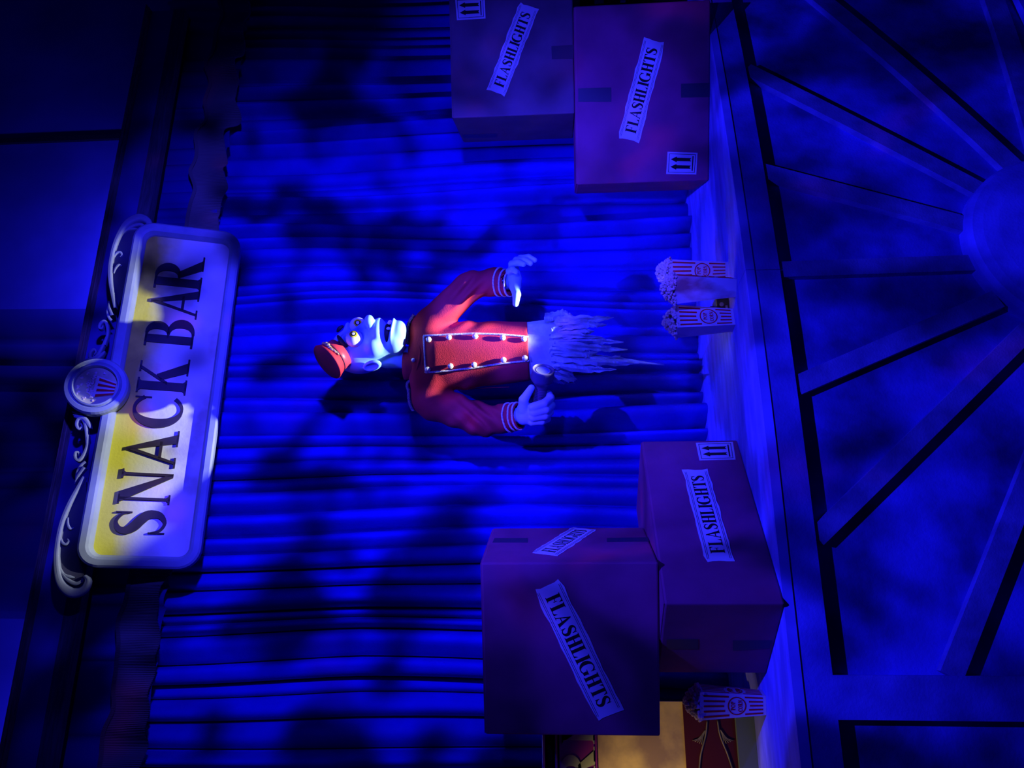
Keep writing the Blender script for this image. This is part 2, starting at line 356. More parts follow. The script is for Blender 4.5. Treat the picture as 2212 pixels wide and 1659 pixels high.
# ================================================================== SETTING
ZF = -0.32
o = MB().abox(-4.5, 6.5, -2.5, 4.2, ZF-0.1, ZF).build('floor', m_black); tag(o, 'dark floor in front of the counter', kind='structure')
wallx = [-4.5, -0.02, 2.72, 6.5]
o = MB().abox(-4.5, 6.5, 3.9, 4.0, ZF, 6.2).build('wall_back', m_wall); tag(o, 'dark navy back wall above the fascia board', kind='structure')
for x in (2.98,):
    MB().abox(x, x+0.035, 3.88, 3.9, 3.2, 6.2).build('batten', m_black, o)
o = MB().abox(3.62, 3.74, 2.62, 3.9, ZF, 3.80).build('wall_right', m_black); tag(o, 'black side flat at the right end of the counter', kind='structure')

# ================================================================== COUNTER
def fy(X): return 2.395 + 0.05*max(0.0, X-0.4)**2
def onfront(x, y, off=0.0):
    Y = 2.42
    for _ in range(12):
        p = onY(x, y, Y); Y = fy(p[0])+off
    return onY(x, y, Y)
cnt = thing('display_counter', 'long painted display counter with sunburst slats on its front', 'counter', (1.1, 2.8, ZF))
XS0, XS1, XSEAM = -1.6, 3.6, 1.214
def strip(x0, x1, z0, z1, o0, o1, n=24):   # curved slab following the counter front, offsets o0 (front) .. o1 (back)
    mb = MB(); xs = np.linspace(x0, x1, n); v = []
    for X in xs: v += [(X, fy(X)+o0, z0), (X, fy(X)+o1, z0), (X, fy(X)+o1, z1), (X, fy(X)+o0, z1)]
    f = [(i*4+k, i*4+4+k, i*4+4+(k+1) % 4, i*4+(k+1) % 4) for i in range(n-1) for k in range(4)]
    f = [q[::-1] for q in f]; f += [(0, 1, 2, 3)[::-1][::-1], tuple((n-1)*4+k for k in (3, 2, 1, 0))]
    return mb.add(v, f)
def topslab(x0, x1, n=24):
    mb = MB(); v = []
    for X in np.linspace(x0, x1, n): v += [(X, fy(X)-0.004, 0.97), (X, 3.50, 0.97), (X, 3.50, 1.0), (X, fy(X)-0.004, 1.0)]
    f = [(i*4+k, i*4+(k+1) % 4, i*4+4+(k+1) % 4, i*4+4+k) for i in range(n-1) for k in range(4)]; f += [(0, 3, 2, 1), tuple((n-1)*4+k for k in range(4))]
    return mb.add(v, f)
topslab(XS0, XSEAM-0.0008).build('countertop', m_top, cnt); topslab(XSEAM+0.0008, XS1).build('countertop', m_top, cnt)
RB = 0.882
strip(XS0, XSEAM-0.0012, RB, 0.968, 0.0, 0.036).build('top_rail', m_counter, cnt)
strip(XSEAM+0.0012, XS1, RB, 0.968, 0.0, 0.036).build('top_rail', m_counter, cnt)
strip(XS0, XS1, ZF, 0.90, 0.036, 0.065, 40).build('recessed_panel', m_panel, cnt)
strip(XS0, XS1, ZF, ZF+0.04, 0.0, 0.055).build('plinth', m_counter, cnt)
pl, pr = onfront(1900, 1556)[0], onfront(1900, 1459)[0]
strip(pl, pr, ZF, RB, 0.0, 0.055, 3).build('stile', m_counter, cnt)
def slat(e0, e1):   # two raw edge pairs: rail end (a, b), hub end (c, d)
    a, b = [onfront(*p) for p in e0]; c, d = [onfront(*p) for p in e1]
    m0, m1 = (a+b)/2, (c+d)/2; w = 0.045
    ax2 = P(m1[0]-m0[0], 0, m1[2]-m0[2]); L = np.linalg.norm(ax2); ax2 /= L; pe = P(-ax2[2], 0, ax2[0])
    wa = abs(np.dot(b-a, pe))*0.5; wb = abs(np.dot(d-c, pe))*0.5; w = (wa+wb)/2
    mb = MB(); v = []; n = 8
    for i in range(n):
        q = m0+ax2*(L*i/(n-1))
        for sgn, off in ((-1, 0.008), (1, 0.008), (1, 0.04), (-1, 0.04)):
            s_ = q+pe*w*sgn; v.append((s_[0], fy(s_[0])+off, s_[2]))
    f = [(i*4+k, i*4+(k+1) % 4, i*4+4+(k+1) % 4, i*4+4+k) for i in range(n-1) for k in range(4)]+[(0, 3, 2, 1), tuple((n-1)*4+k for k in range(4))]
    mb.add(v, f).build('slat', m_slat, cnt)
for e0, e1 in [(((1610, 130), (1617, 160)), ((2160, 408), (2150, 440))),
               (((1646, 350), (1655, 381)), ((2125, 472), (2120, 508))),
               (((1680, 563), (1687, 596)), ((2125, 547), (2125, 581))),
               (((1718, 806), (1727, 856)), ((2155, 625), (2165, 660))),
               (((1762, 1132), (1770, 1188)), ((2215, 690), (2240, 725))),
               (((2031, 1462), (2086, 1462)), ((2250, 900), (2290, 940))),
               (((1705, -45), (1752, -45)), ((2225, 360), (2195, 385))),
               (((2080, -110), (2140, -110)), ((2270, 330), (2250, 370)))]: slat(e0, e1)
hc, hr = (1.29, -0.115), 0.355
mb = MB(); rings = [0, .2, .4, .6, .75, .88, .96, 1.0]; pts = []
for k in range(49):
    a = math.pi*1.19*(k/48)-math.pi*0.095; row = []
    for r in rings:
        X = hc[0]+hr*r*math.cos(a); Z = max(hc[1]+hr*r*math.sin(a), ZF+0.042); row.append((X, fy(X)-0.012-0.06*math.sqrt(max(0, 1-r*r)), Z))
    X = hc[0]+hr*math.cos(a); Z = max(hc[1]+hr*math.sin(a), ZF+0.042); row.append((X, fy(X)+0.05, Z)); pts.append(row)
mb.grid(pts).build('sunburst_hub', m_counter, cnt, smooth=False)

# ================================================================== CURTAINS
def fold_profile(x0, x1, wmin, wmax, amp, n_per=9, seed=1, sharp=0.55):
    r = np.random.RandomState(seed); xs = []; ys = []; ids = []; x = x0; k = 0
    while x < x1:
        w = r.uniform(wmin, wmax) if r.rand() < 0.75 else r.uniform(wmax, wmax*1.7); a = amp*r.uniform(0.55, 1.25)
        for i in range(n_per):
            t = i/n_per; xs.append(x+w*t); ys.append(a*abs(math.sin(math.pi*t))**sharp*(1+0.12*math.sin(5*t+k))); ids.append(k)
        x += w; k += 1
    return np.array(xs), np.array(ys), np.array(ids)
def curtain_mesh(xs, ys, zs, Y0, wob=0.02, seed=2, flare=0.0, thick=True):
    r = np.random.RandomState(seed); ph = r.rand(6)*6.28
    rows = []
    for z in zs:
        h = (zs[0]-z)
        dx = wob*(np.sin(xs*1.3+ph[0]+h*0.9)+0.6*np.sin(xs*3.1+ph[1]-h*1.4)+0.35*np.sin(xs*7.3+h*2.3+ph[2]))*min(1, h*0.8)
        am = 1+0.25*np.sin(xs*5+h*1.7+ph[3])*min(1, h)
        y = Y0-ys*am-flare*h+0.012*np.sin(xs*2.1+ph[4]+h)
        rows.append([(xs[i]+dx[i], y[i], z) for i in range(len(xs))])
    mb = MB(); mb.grid(rows); return mb
xs, ys, _ = fold_profile(-1.3, 3.6, 0.04, 0.085, 0.14, 11, seed=11, sharp=0.40)
zs = list(np.linspace(3.80, 1.001, 34))
mb = curtain_mesh(xs, ys, zs, 3.475, 0.03, 4)
o = mb.build('stage_curtain', m_curtain, smooth=True)
tag(o, 'tall blue pleated stage curtain hanging behind the usher and boxes', 'curtain')
sm = o.modifiers.new('cloth', 'SOLIDIFY'); sm.thickness = 0.004; sm.offset = 1

val = thing('valance', 'short dark blue gathered valance with charcoal fringe hanging under the fascia', 'valance', (1.1, 3.05, 3.15))
xs2, ys2, _ = fold_profile(-1.3, 3.55, 0.05, 0.12, 0.035, 7, seed=23)
mb = curtain_mesh(xs2, ys2, [3.80, 3.72, 3.64, 3.56, 3.48, 3.40, 3.335], 3.255, 0.008, 3); vo = mb.build('valance_cloth', m_valance, val, smooth=True)
ruf = lambda X: 0.03*math.sin(X*23+1.5*math.sin(X*5))+0.015*math.sin(X*47+2)
rows = []; fx = np.linspace(-1.3, 3.4, 3000)
for t in np.linspace(0, 1, 7):
    row = []
    for i, X in enumerate(fx):
        zt = 3.470+0.012*math.sin(X*11+1)+0.01*math.sin(X*29); ln = 0.160+0.015*math.sin(X*17+2)
        cord = 0.004*math.sin(i*2*math.pi/4.0+0.6)
        row.append((X+0.004*t*math.sin(X*40), 3.172+ruf(X)*0.8*(0.35+0.65*t)-cord*(0.3+t), zt-ln*t-(0.006 if i % 4 == 0 else 0)*t))
    rows.append(row)
fo = MB().grid(rows).build('fringe', m_fringe, val); fo['label'] = 'charcoal ruffled cord fringe'; fo['kind'] = 'stuff'
rows = [[(X, 3.163+ruf(X)*0.8*(0.35)-0.003*(i % 2), (3.475 if r_ else 3.457)+0.012*math.sin(X*11+1)+0.01*math.sin(X*29)) for i, X in enumerate(fx)] for r_ in (1, 0)]
MB().grid(rows).build('fringe_heading', m_fringe, val)

# drape above the fascia
xs3, ys3, _ = fold_profile(0.08, 1.62, 0.10, 0.2, 0.05, 8, seed=31, sharp=0.8)
mb = curtain_mesh(xs3, ys3, list(np.linspace(6.1, 3.6, 12)), 3.80, 0.02, 9)
o = mb.build('upper_drape', m_drape, smooth=True); tag(o, 'dark drape hanging in loose folds above the fascia board', 'drape')

# ================================================================== FASCIA
fas = thing('fascia_board', 'long blue fascia board with weathered top moulding above the curtain', 'fascia', (1.1, 3.0, 3.5))
FX0, FX1 = -1.7, 3.2
FY = 3.115
zf = lambda xr, xl, Y=FY: (onY(xr, 250, Y)[2]+onY(xl, 1400, Y)[2])/2
zA, zB, zC, zD = zf(279, 30, FY-.04), zf(293, 53), zf(342, 116), zf(370, 148)
MB().abox(FX0, FX1, FY, FY+.035, zC, zB).build('board', m_fascia, fas)
MB().abox(FX0, FX1, FY-.006, FY+.04, zD, zC-.001).build('lower_rail', m_rail, fas)
th_ = (zA-zB)/3
for k, y0 in enumerate((-.03, -.05, -.04)): MB().abox(FX0, FX1, FY+y0, FY+.035, zB+th_*k+.0004, zB+th_*(k+1)).build('moulding_step', m_wood, fas)
MB().abox(FX0, FX1, FY+.036, FY+.07, zD+.005, zA-.005).build('backing_batten', m_black, fas)

# ================================================================== SNACKBAR SIGN
SY = 3.045                               # front plane of the panel
sgn = thing('snack_bar_sign', 'wide framed sign reading SNACKBAR with a popcorn medallion on top', 'sign', (1.1, 3.1, 3.1))
TILT = math.radians(18); ZR = 3.40
S0 = P(0, SY, ZR); eW = P(0, -math.sin(TILT), math.cos(TILT)); nS = P(0, -math.cos(TILT), -math.sin(TILT))   # forward lean at the top, added so the footlight brightens the sign face
def sp(x, y, off=0.0):          # photo pixel -> (X, _, W) on the sign plane, off metres proud of it
    p = onplane(x, y, S0+nS*off, nS); return P(p[0], SY, ZR+np.dot(p-S0, eW))
def sign_xf(v): return S0+np.outer(v[:, 0], P(1, 0, 0))+np.outer(v[:, 2]-ZR, eW)+np.outer(SY-v[:, 1], nS)
MB.XF = sign_xf
tl, tr, bl, br = [sp(x, y, 0.03) for x, y in ((160, 1240), (288, 488), (437, 1215), (519, 492))]
X0, X1 = (tl[0]+bl[0])/2, (tr[0]+br[0])/2; Z1, Z0 = (tl[2]+tr[2])/2, (bl[2]+br[2])/2
def rrect(x0, z0, x1, z1, r, n=8):
    out = []
    for cx, cz, a0 in ((x1-r, z0+r, -90), (x1-r, z1-r, 0), (x0+r, z1-r, 90), (x0+r, z0+r, 180)):
        for k in range(n+1):
            a = math.radians(a0+90*k/n); out.append((cx+r*math.cos(a), cz+r*math.sin(a)))
    return out
prof = [(0.0, 0.02), (0.0, -0.03), (0.008, -0.036), (0.03, -0.036), (0.040, -0.030), (0.046, -0.016), (0.050, -0.006), (0.052, 0.012)]  # inset, dY
rows = []
for ins, dy in prof:
    rows.append([(x, SY+dy, z) for x, z in rrect(X0+ins, Z0+ins, X1-ins, Z1-ins, max(0.085-ins*0.9, 0.02))]); rows[-1].append(rows[-1][0])
MB().grid(rows).build('frame', m_frame, sgn, smooth=False)
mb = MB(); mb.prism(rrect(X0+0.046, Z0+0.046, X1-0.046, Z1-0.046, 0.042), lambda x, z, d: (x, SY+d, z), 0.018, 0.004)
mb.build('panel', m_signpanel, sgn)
# letters: raw photo bounds (y range) with baseline and cap line read at the sign plane
LET = [('S', 1103, 1156), ('N', 1016, 1091), ('A', 929, 1010), ('C', 856, 925), ('K', 772, 850), ('B', 687, 748), ('A', 614, 683), ('R', 546, 622)]
zb = (sp(358, 1140)[2]+sp(444, 556)[2])/2; zt = (sp(241, 1125)[2]+sp(341, 590)[2])/2
for ch, ya, yb in LET:
    g, w = glyph(ch, 0.185, 0.055); xa, xb = sp(345, yb)[0], sp(345, ya)[0]
    ga = [p[0] for poly in g for p in poly]; gx0, gx1 = min(ga), max(ga)
    mb = MB()
    for poly in g:
        mb.prism(poly, lambda x, y, d: (xa+(x-gx0)/(gx1-gx0)*(xb-xa), SY+d, zb+y*(zt-zb)), 0.004, -0.004)
    mb.build('letter', m_letter, sgn)
# medallion
mc = sp(208, 834, 0.06); mcx, mcz = mc[0], mc[2]
sgn_med = MB().lathe([(0.110, 0.0), (0.122, 0.012), (0.124, 0.06), (0.118, 0.072), (0.102, 0.076), (0.096, 0.070), (0.092, 0.080), (0.086, 0.082), (0.083, 0.072), (0.082, 0.05)], (mcx, SY+0.0, mcz), (0, -1, 0), 48, capped=False).build('medallion', m_frame, sgn, smooth=False)
DY = SY-0.058
MB().lathe([(0.0825, 0), (0.0825, 0.004)], (mcx, DY+0.004, mcz), (0, -1, 0), 40).build('medallion_disc', m_cream, sgn_med)
def med(x, z, d): return (mcx+x*1.15, DY-d, mcz+z*1.15)
bu = MB(); bu.prism([(-0.030, -0.062), (0.018, -0.066), (0.040, 0.002), (-0.044, 0.008)], med, 0.001, 0.005); bu.build('bucket_relief', m_carton, sgn_med)
for k in range(4):
    a0 = k/4+0.02; a1 = a0+0.12
    L_ = lambda t: ((-0.044+0.084*t), 0.006-0.006*t-0.008); B_ = lambda t: ((-0.030+0.048*t), -0.062-0.004*t)
    MB().prism([B_(a0), B_(a1), L_(a1), L_(a0)], med, 0.0052, 0.007).build('stripe', m_stripe, sgn_med)
mb = MB(); rr = random.Random(3)
for k in range(60):
    t = rr.random(); x = -0.046+0.088*t; z = 0.006+rr.random()*0.030*math.sin(math.pi*min(max(t, 0.08), 0.92))
    s_ = rr.uniform(0.003, 0.0055); mb.ellipsoid(med(x, z, 0.004), (s_, 0, 0), (0, s_, 0), (0, 0, s_), 6, 4)
for x, z in ((-.03, .055), (-.008, .06), (.025, .052), (.045, .035), (-.05, .034), (.054, -.02), (-.056, .005), (.05, .01), (.0, .05)):
    for q in range(4):
        s_ = rr.uniform(0.003, 0.0055); mb.ellipsoid(med(x+rr.uniform(-.005, .005), z+rr.uniform(-.004, .004), 0.001), (s_, 0, 0), (0, s_*.6, 0), (0, 0, s_), 6, 4)
mb.build('popcorn_relief', m_pop, sgn_med, smooth=True)
# scroll ornaments: tapered carved ribbons on the top edge, left side read from the photo, right side mirrored about the medallion
OY = SY-0.012
def opt(x, y): p = sp(x, y, SY-OY); return (p[0], p[2])
ORN = [  # (points raw, widths m)
    ([(182, 1030), (166, 1060), (148, 1095), (133, 1135), (124, 1185), (124, 1228), (133, 1262), (155, 1281), (180, 1274), (190, 1255), (183, 1244)], [.012, .017, .019, .019, .02, .026, .034, .038, .03, .022, .012]),
    ([(124, 1205), (131, 1232), (146, 1252), (164, 1261), (177, 1256), (178, 1249)], [.004, .010, .014, .015, .013, .006]),
    ([(131, 1160), (135, 1172), (143, 1176), (149, 1170), (146, 1164)], [.004, .010, .011, .009, .004]),
    ([(147, 1118), (147, 1132), (152, 1142), (160, 1140)], [.004, .009, .010, .004]),
    ([(133, 1235), (141, 1243), (152, 1246), (162, 1248)], [.004, .011, .011, .004]),
    ([(183, 1010), (177, 1018), (168, 1030), (161, 1046)], [.018, .014, .010, .003]),
    ([(186, 998), (176, 1006), (167, 1020), (163, 1034)], [.014, .012, .009, .003]),
    ([(190, 940), (188, 965), (180, 985), (170, 995), (163, 988), (164, 978), (170, 978), (170, 985)], [.010, .012, .014, .014, .013, .011, .008, .005]),
    ([(188, 960), (187, 935), (184, 915), (178, 905), (169, 908), (166, 919), (171, 927), (177, 922), (175, 915)], [.010, .012, .014, .015, .015, .013, .011, .008, .005]),
    ([(196, 926), (191, 915), (182, 904), (170, 902), (160, 900)], [.006, .016, .018, .016, .006]),
    ([(180, 898), (170, 899), (158, 896)], [.006, .010, .004]), ([(180, 894), (170, 893), (156, 889)], [.006, .010, .004]), ([(182, 890), (172, 887), (160, 882)], [.006, .010, .004])]
sg = opt(190, 930); slx = (tr[2]-tl[2])
for side in (1, -1):
    for j, (pp, ww) in enumerate(ORN):
        q = np.array([opt(*p) for p in pp]); cc = catmull(np.column_stack([q, ww]), 5)
        if side < 0: cc[:, 0] = 2*mcx-cc[:, 0]
        n = len(cc); t = np.gradient(cc[:, :2], axis=0); t /= np.linalg.norm(t, axis=1)[:, None]; nn = np.stack([-t[:, 1], t[:, 0]], 1)
        rows = []
        for f_, dy in ((-.5, 0.02), (-.5, -0.006), (-.28, -0.018), (0, -0.014), (.28, -0.018), (.5, -0.006), (.5, 0.02)):
            rows.append([(cc[i, 0]+nn[i, 0]*cc[i, 2]*f_, OY+dy*(1 if dy > 0 else min(1, cc[i, 2]/0.02)), cc[i, 1]+nn[i, 1]*cc[i, 2]*f_) for i in range(n)])
        MB().grid(rows).build('scroll_ornament', m_orn, sgn, smooth=True)
    bk = [opt(*p) for p in ((185, 1040), (160, 1075), (137, 1130), (128, 1190), (130, 1240), (150, 1275), (185, 1262), (172, 1232), (165, 1190), (172, 1140), (186, 1080))]
    if side < 0: bk = [(2*mcx-x, z) for x, z in bk][::-1]
    mb = MB(); c0 = np.mean(bk, axis=0)
    for i in range(len(bk)):
        a, b = bk[i], bk[(i+1) % len(bk)]; mb.prism([tuple(c0), a, b], lambda x, z, d: (x, OY+d, z), 0.006, 0.022)
    mb.build('ornament_backing', m_orn_dark, sgn)

MB.XF = None
for bx0 in (X0+0.25, X1-0.30):      # brackets fixing the leaning sign to the fascia
    MB().box(P(bx0, SY-0.03, 3.60+0.05), P(0.05, 0, 0), P(0, FY-SY+0.03, 0), P(0, 0, 0.03)).build('bracket', m_black, sgn)
# ================================================================== CARDBOARD BOXES
def obb(p, z0):
    x, y, a, w, d, h = p; e1 = P(math.cos(a), math.sin(a), 0); e2 = P(-math.sin(a), math.cos(a), 0); return P(x, y, z0), e1, e2, w, d, h
def cardboard(label, p, z0, mat):
    O, e1, e2, w, d, h = obb(p, z0)
    t = thing('cardboard_box', label, 'box', O+e1*w/2+e2*d/2, 'flashlight cartons')
    b = MB().box(O, e1*w, e2*d, P(0, 0, h)).build('carton_body', mat, t, bevel=0.006)
    # top flaps: thin raised halves with the closing seam between them
    for s_ in (0, 1):
        MB().box(O+e1*0.004+e2*(0.004+s_*(d/2-0.003))+P(0, 0, h-0.001), e1*(w-0.008), e2*(d/2-0.005), P(0, 0, 0.004)).build('flap', mat, t)
    return t, (O, e1, e2, w, d, h)
def face(bx, which):
    O, e1, e2, w, d, h = bx
    return {'front': (O, -e2), 'right': (O+e1*w, e1), 'left': (O, -e1)}[which]
def hit(bx, which, x, y): O, n = face(bx, which); return onplane(x, y, O, n), n
def flash_label(t, bx, which, s, e, wv, seed):
    a, n = hit(bx, which, *s); b, _ = hit(bx, which, *e); c, _ = hit(bx, which, s[0]+wv[0]/2, s[1]+wv[1]/2); d_, _ = hit(bx, which, s[0]-wv[0]/2, s[1]-wv[1]/2)
    rd = b-a; L = np.linalg.norm(rd); rd /= L; up = np.cross(n, rd); W = abs(np.dot(c-d_, up)); r = random.Random(seed)
    fn = lambda x, y, z: a+rd*x+up*y+n*z
    pts = []; N = 16; wob = 0.06*W
    for i in range(N+1): pts.append((L*i/N, -W/2+r.uniform(0, wob)*(1.8 if i in (0, N) else 1)))
    for i in range(1, 4): pts.append((L-r.uniform(0, wob), -W/2+W*i/4))
    for i in range(N, -1, -1): pts.append((L*i/N, W/2-r.uniform(0, wob)*(1.8 if i in (0, N) else 1)))
    for i in range(3, 0, -1): pts.append((r.uniform(0, wob), -W/2+W*i/4))
    lab = MB().prism(pts, fn, 0.0004, 0.0016).build('paper_label', m_label, t); lab['label'] = 'torn paper label reading FLASHLIGHTS'
    mb = MB()
    for y in (-.40, -.35, .35, .40): mb.prism(rect(L*.03, W*y-W*.006, L*.97, W*y+W*.006), fn, 0.0016, 0.0021)
    mb.build('printed_lines', m_ink, lab)
    wp, tot = word_polys('FLASHLIGHTS', 0.03, 0.20, 0.06); ch = W*0.48; sx = L*0.84/tot
    mb = MB()
    for c_, polys in wp:
        for poly in polys: mb.prism(poly, lambda x, y, z: fn(L*.08+x*sx, -ch/2+y*ch, z), 0.0016, 0.0022)
    mb.build('lettering', m_ink, lab)
def quad_fn(bx, which, q):      # q: raw corners bottom-left, bottom-right, top-right, top-left as seen upright
    O, n = face(bx, which); A, B, C_, D = [onplane(x, y, O, n) for x, y in q]
    return lambda u, v, z: (A*(1-u)+B*u)*(1-v)+(D*(1-u)+C_*u)*v+n*z
def arrow_sticker(t, bx, which, q):
    fn = quad_fn(bx, which, q)
    st = MB().prism(rect(0, 0, 1, 1), fn, 0.0004, 0.0014).build('arrow_sticker', m_label, t); st['label'] = 'white this way up sticker with two black arrows'
    mb = MB(); Z = (0.0014, 0.002)
    for p in (rect(.08, .06, .92, .075), rect(.08, .925, .92, .94), rect(.08, .06, .10, .94), rect(.90, .06, .92, .94), rect(.16, .13, .84, .165)): mb.prism(p, fn, *Z)
    for c in (.33, .67):
        mb.prism([(c-.075, .2), (c, .24), (c, .70), (c-.075, .70)], fn, *Z); mb.prism([(c, .24), (c+.075, .2), (c+.075, .70), (c, .70)], fn, *Z)
        mb.prism([(c-.13, .68), (c+.13, .68), (c, .88)], fn, *Z)
    mb.build('arrows', m_ink, st)
def tape(t, bx, which, q): MB().prism(rect(0, 0, 1, 1), quad_fn(bx, which, q), 0.0003, 0.0012).build('tape', m_tape, t)

LLp = [.096, 2.375, .594, .725, .365, .35]; ULp = [-.295, 2.645, -.387, .559, .43, .553]
LRp = [1.854, 2.847, -.46, .728, .36, .562]; URp = [2.153, 2.757, -.37, .798, .40, .532]
t, bx = cardboard('purple brown cardboard box turned cornerwise on the counter, under the upside-down labelled box', LLp, 1.0005, m_card)
flash_label(t, bx, 'front', (1556, 1214), (1501, 1014), (66, 0), 1)
arrow_sticker(t, bx, 'front', [(1589, 993), (1583, 955), (1503, 957), (1511, 995)])
tape(t, bx, 'left', [(1662, 1400), (1668, 1383), (1583, 1383), (1583, 1405)])
tape(t, bx, 'left', [(1508, 1402), (1508, 1380), (1440, 1380), (1440, 1402)])
t, bx = cardboard('large cardboard box with upside-down FLASHLIGHTS label, topmost at the left', ULp, 1.3555, m_card)
flash_label(t, bx, 'front', (1181, 1262), (1318, 1546), (62, -25), 2)
flash_label(t, bx, 'right', (1175, 1198), (1263, 1142), (64, 6), 3)
tape(t, bx, 'right', [(1140, 1172), (1140, 1163), (1068, 1163), (1064, 1172)]); tape(t, bx, 'right', [(1402, 1170), (1399, 1161), (1311, 1163), (1311, 1171)])
t, bx = cardboard('cardboard box resting on the counter at the right, arrow sticker low on its front', LRp, 1.0005, m_card)
flash_label(t, bx, 'front', (1357, 304), (1414, 86), (48, 13), 4)
arrow_sticker(t, bx, 'front', [(1504, 377), (1507, 330), (1442, 328), (1439, 376)])
tape(t, bx, 'front', [(1320, 220), (1320, 189), (1249, 191), (1249, 220)]); tape(t, bx, 'front', [(1533, 210), (1533, 179), (1471, 181), (1471, 211)])
t, bx = cardboard('grey brown cardboard box stacked on top of the right-hand box', URp, 1.5665, m_card2)
flash_label(t, bx, 'front', (1071, 202), (1143, 12), (42, 17), 5)
arrow_sticker(t, bx, 'front', [(1049, 40), (1047, -6), (983, -3), (987, 44)])
tape(t, bx, 'front', [(1239, 127), (1239, 97), (1191, 100), (1192, 128)])
tape(t, bx, 'left', [(1072, 296), (1074, 288), (997, 290), (1000, 298)])

# ================================================================== POPCORN CARTONS
def popcorn_carton(label, front_center_raw, rot, h=0.215, bw=0.062, bd=0.050, tw=0.092, td=0.074, z=1.0005, grimy=False, seed=1, pos=None):
    c = pos if pos is not None else onz(*front_center_raw, z); ca, sa = math.cos(rot), math.sin(rot)
    e1 = P(ca, sa, 0); e2 = P(-sa, ca, 0); base = np.array([c[0], c[1], z])+e2*bd/2
    t = thing('popcorn_carton', label, 'popcorn box', base, 'popcorn cartons')
    def pt(x, y, zz): return base+e1*x+e2*y+P(0, 0, zz)
    B = [pt(sx*bw/2, sy*bd/2, 0) for sx, sy in ((-1, -1), (1, -1), (1, 1), (-1, 1))]; T_ = [pt(sx*tw/2, sy*td/2, h) for sx, sy in ((-1, -1), (1, -1), (1, 1), (-1, 1))]
    I_ = [pt(sx*(tw/2-.003), sy*(td/2-.003), h) for sx, sy in ((-1, -1), (1, -1), (1, 1), (-1, 1))]; J_ = [pt(sx*(tw/2-.006), sy*(td/2-.006), h-.04) for sx, sy in ((-1, -1), (1, -1), (1, 1), (-1, 1))]
    mb = MB(); mb.add(B+T_+I_+J_, [(3, 2, 1, 0)]+[(i, (i+1) % 4, 4+(i+1) % 4, 4+i) for i in range(4)]+[(4+i, 4+(i+1) % 4, 8+(i+1) % 4, 8+i) for i in range(4)]+[(8+i, 8+(i+1) % 4, 12+(i+1) % 4, 12+i) for i in range(4)]+[(12, 13, 14, 15)])
    mb.build('carton', m_carton_dirty if grimy else m_carton, t)
    faces_ = [(0, 1)] if not grimy else []
    faces_ += [(1, 2)]
    for i, j in faces_:
        a, b, c_, d = B[i], B[j], T_[j], T_[i]; n = nrm(np.cross(b-a, d-a))
        fn = lambda u, v, zz: (a*(1-u)+b*u)*(1-v)+(d*(1-u)+c_*u)*v+n*zz
        wid = (np.linalg.norm(b-a)+np.linalg.norm(c_-d))/2; cv = 0.44; rc = 0.45
        for k in range(5):
            u = 0.12+0.19*k; hw = 0.035; dv = math.sqrt(max(0, rc**2-(u-.5)**2))*wid/h if abs(u-.5) < rc else 0.0
            vtop, vbot = cv+max(dv, 0.06)+0.035, cv-max(dv, 0.06)-0.035
            cap = [(u+hw*math.cos(q), 0.93+hw*wid/h*math.sin(q)) for q in np.linspace(0, math.pi, 7)]
            MB().prism([(u-hw, vtop), (u+hw, vtop)]+cap, fn, 0.0003, 0.0010).build('stripe', m_stripe, t)
            MB().prism(rect(u-hw, 0.05, u+hw, vbot), fn, 0.0003, 0.0010).build('stripe', m_stripe, t)
        ring = MB()
        pr_ = [(math.cos(q), math.sin(q)) for q in np.linspace(0, 2*math.pi, 33)]
        for k in range(32):
            (x0, y0), (x1, y1) = pr_[k], pr_[k+1]; sc = lambda x, y, r: (0.5+r*x, cv+r*y*wid/h)
            ring.prism([sc(x0, y0, .345), sc(x0, y0, .39), sc(x1, y1, .39), sc(x1, y1, .345)][::-1], fn, 0.0003, 0.0011)
        ring.build('printed_ring', m_stripe, t)
        mb = MB()
        for word, vy in (('POP', 0.035), ('CORN', -0.075)):
            wp, tot = word_polys(word, 0.08, 0.20, 0.09); chh = 0.085*h/0.215; ww_ = 0.36 if word == 'POP' else 0.50
            for ch, polys in wp:
                for poly in polys: mb.prism(poly, lambda x, y, zz: fn(0.5-ww_/2+x/tot*ww_, cv+vy-0.005+y*0.062, zz), 0.0003, 0.0011)
        mb.build('lettering', m_stripe, t)
    r = random.Random(seed); mb = MB()
    for k in range(230):
        u, v = r.uniform(-1, 1), r.uniform(-1, 1); dome = (1-u*u*0.75)*(1-v*v*0.75); zz = h-0.012+0.058*dome*r.uniform(0.72, 1.0)
        cx, cy = u*(tw/2-0.001)*(1.06), v*(td/2-0.001)*1.06
        for q in range(2):
            s_ = r.uniform(0.0038, 0.0068); cc = pt(cx+r.uniform(-.005, .005), cy+r.uniform(-.005, .005), zz+r.uniform(-.004, .004))
            mb.ellipsoid(cc, (s_, 0, 0), (0, s_*r.uniform(.7, 1), 0), (0, 0, s_*r.uniform(.7, 1)), 6, 4)
    po = mb.build('popcorn', m_pop, t, smooth=True); po['kind'] = 'stuff'
    return t
popcorn_carton('red striped popcorn carton with POP CORN roundel facing front, beside the footlight', (1586, 684), 0.16, seed=2, tw=0.100, bw=0.070, td=0.076)
popcorn_carton('popcorn carton with plain grimy face turned to the front, by the counter edge', (1591, 622), -0.55, seed=5, grimy=True, h=0.225, tw=0.104, bw=0.066)
popcorn_carton('striped popcorn carton half hidden behind the grimy one', (1578, 594), -0.34, seed=8, h=0.225, pos=P(1.335, 2.665, 0))
popcorn_carton('dim striped popcorn carton behind the left boxes, beside the red cabinet', (1655, 1524), -0.30, seed=11)

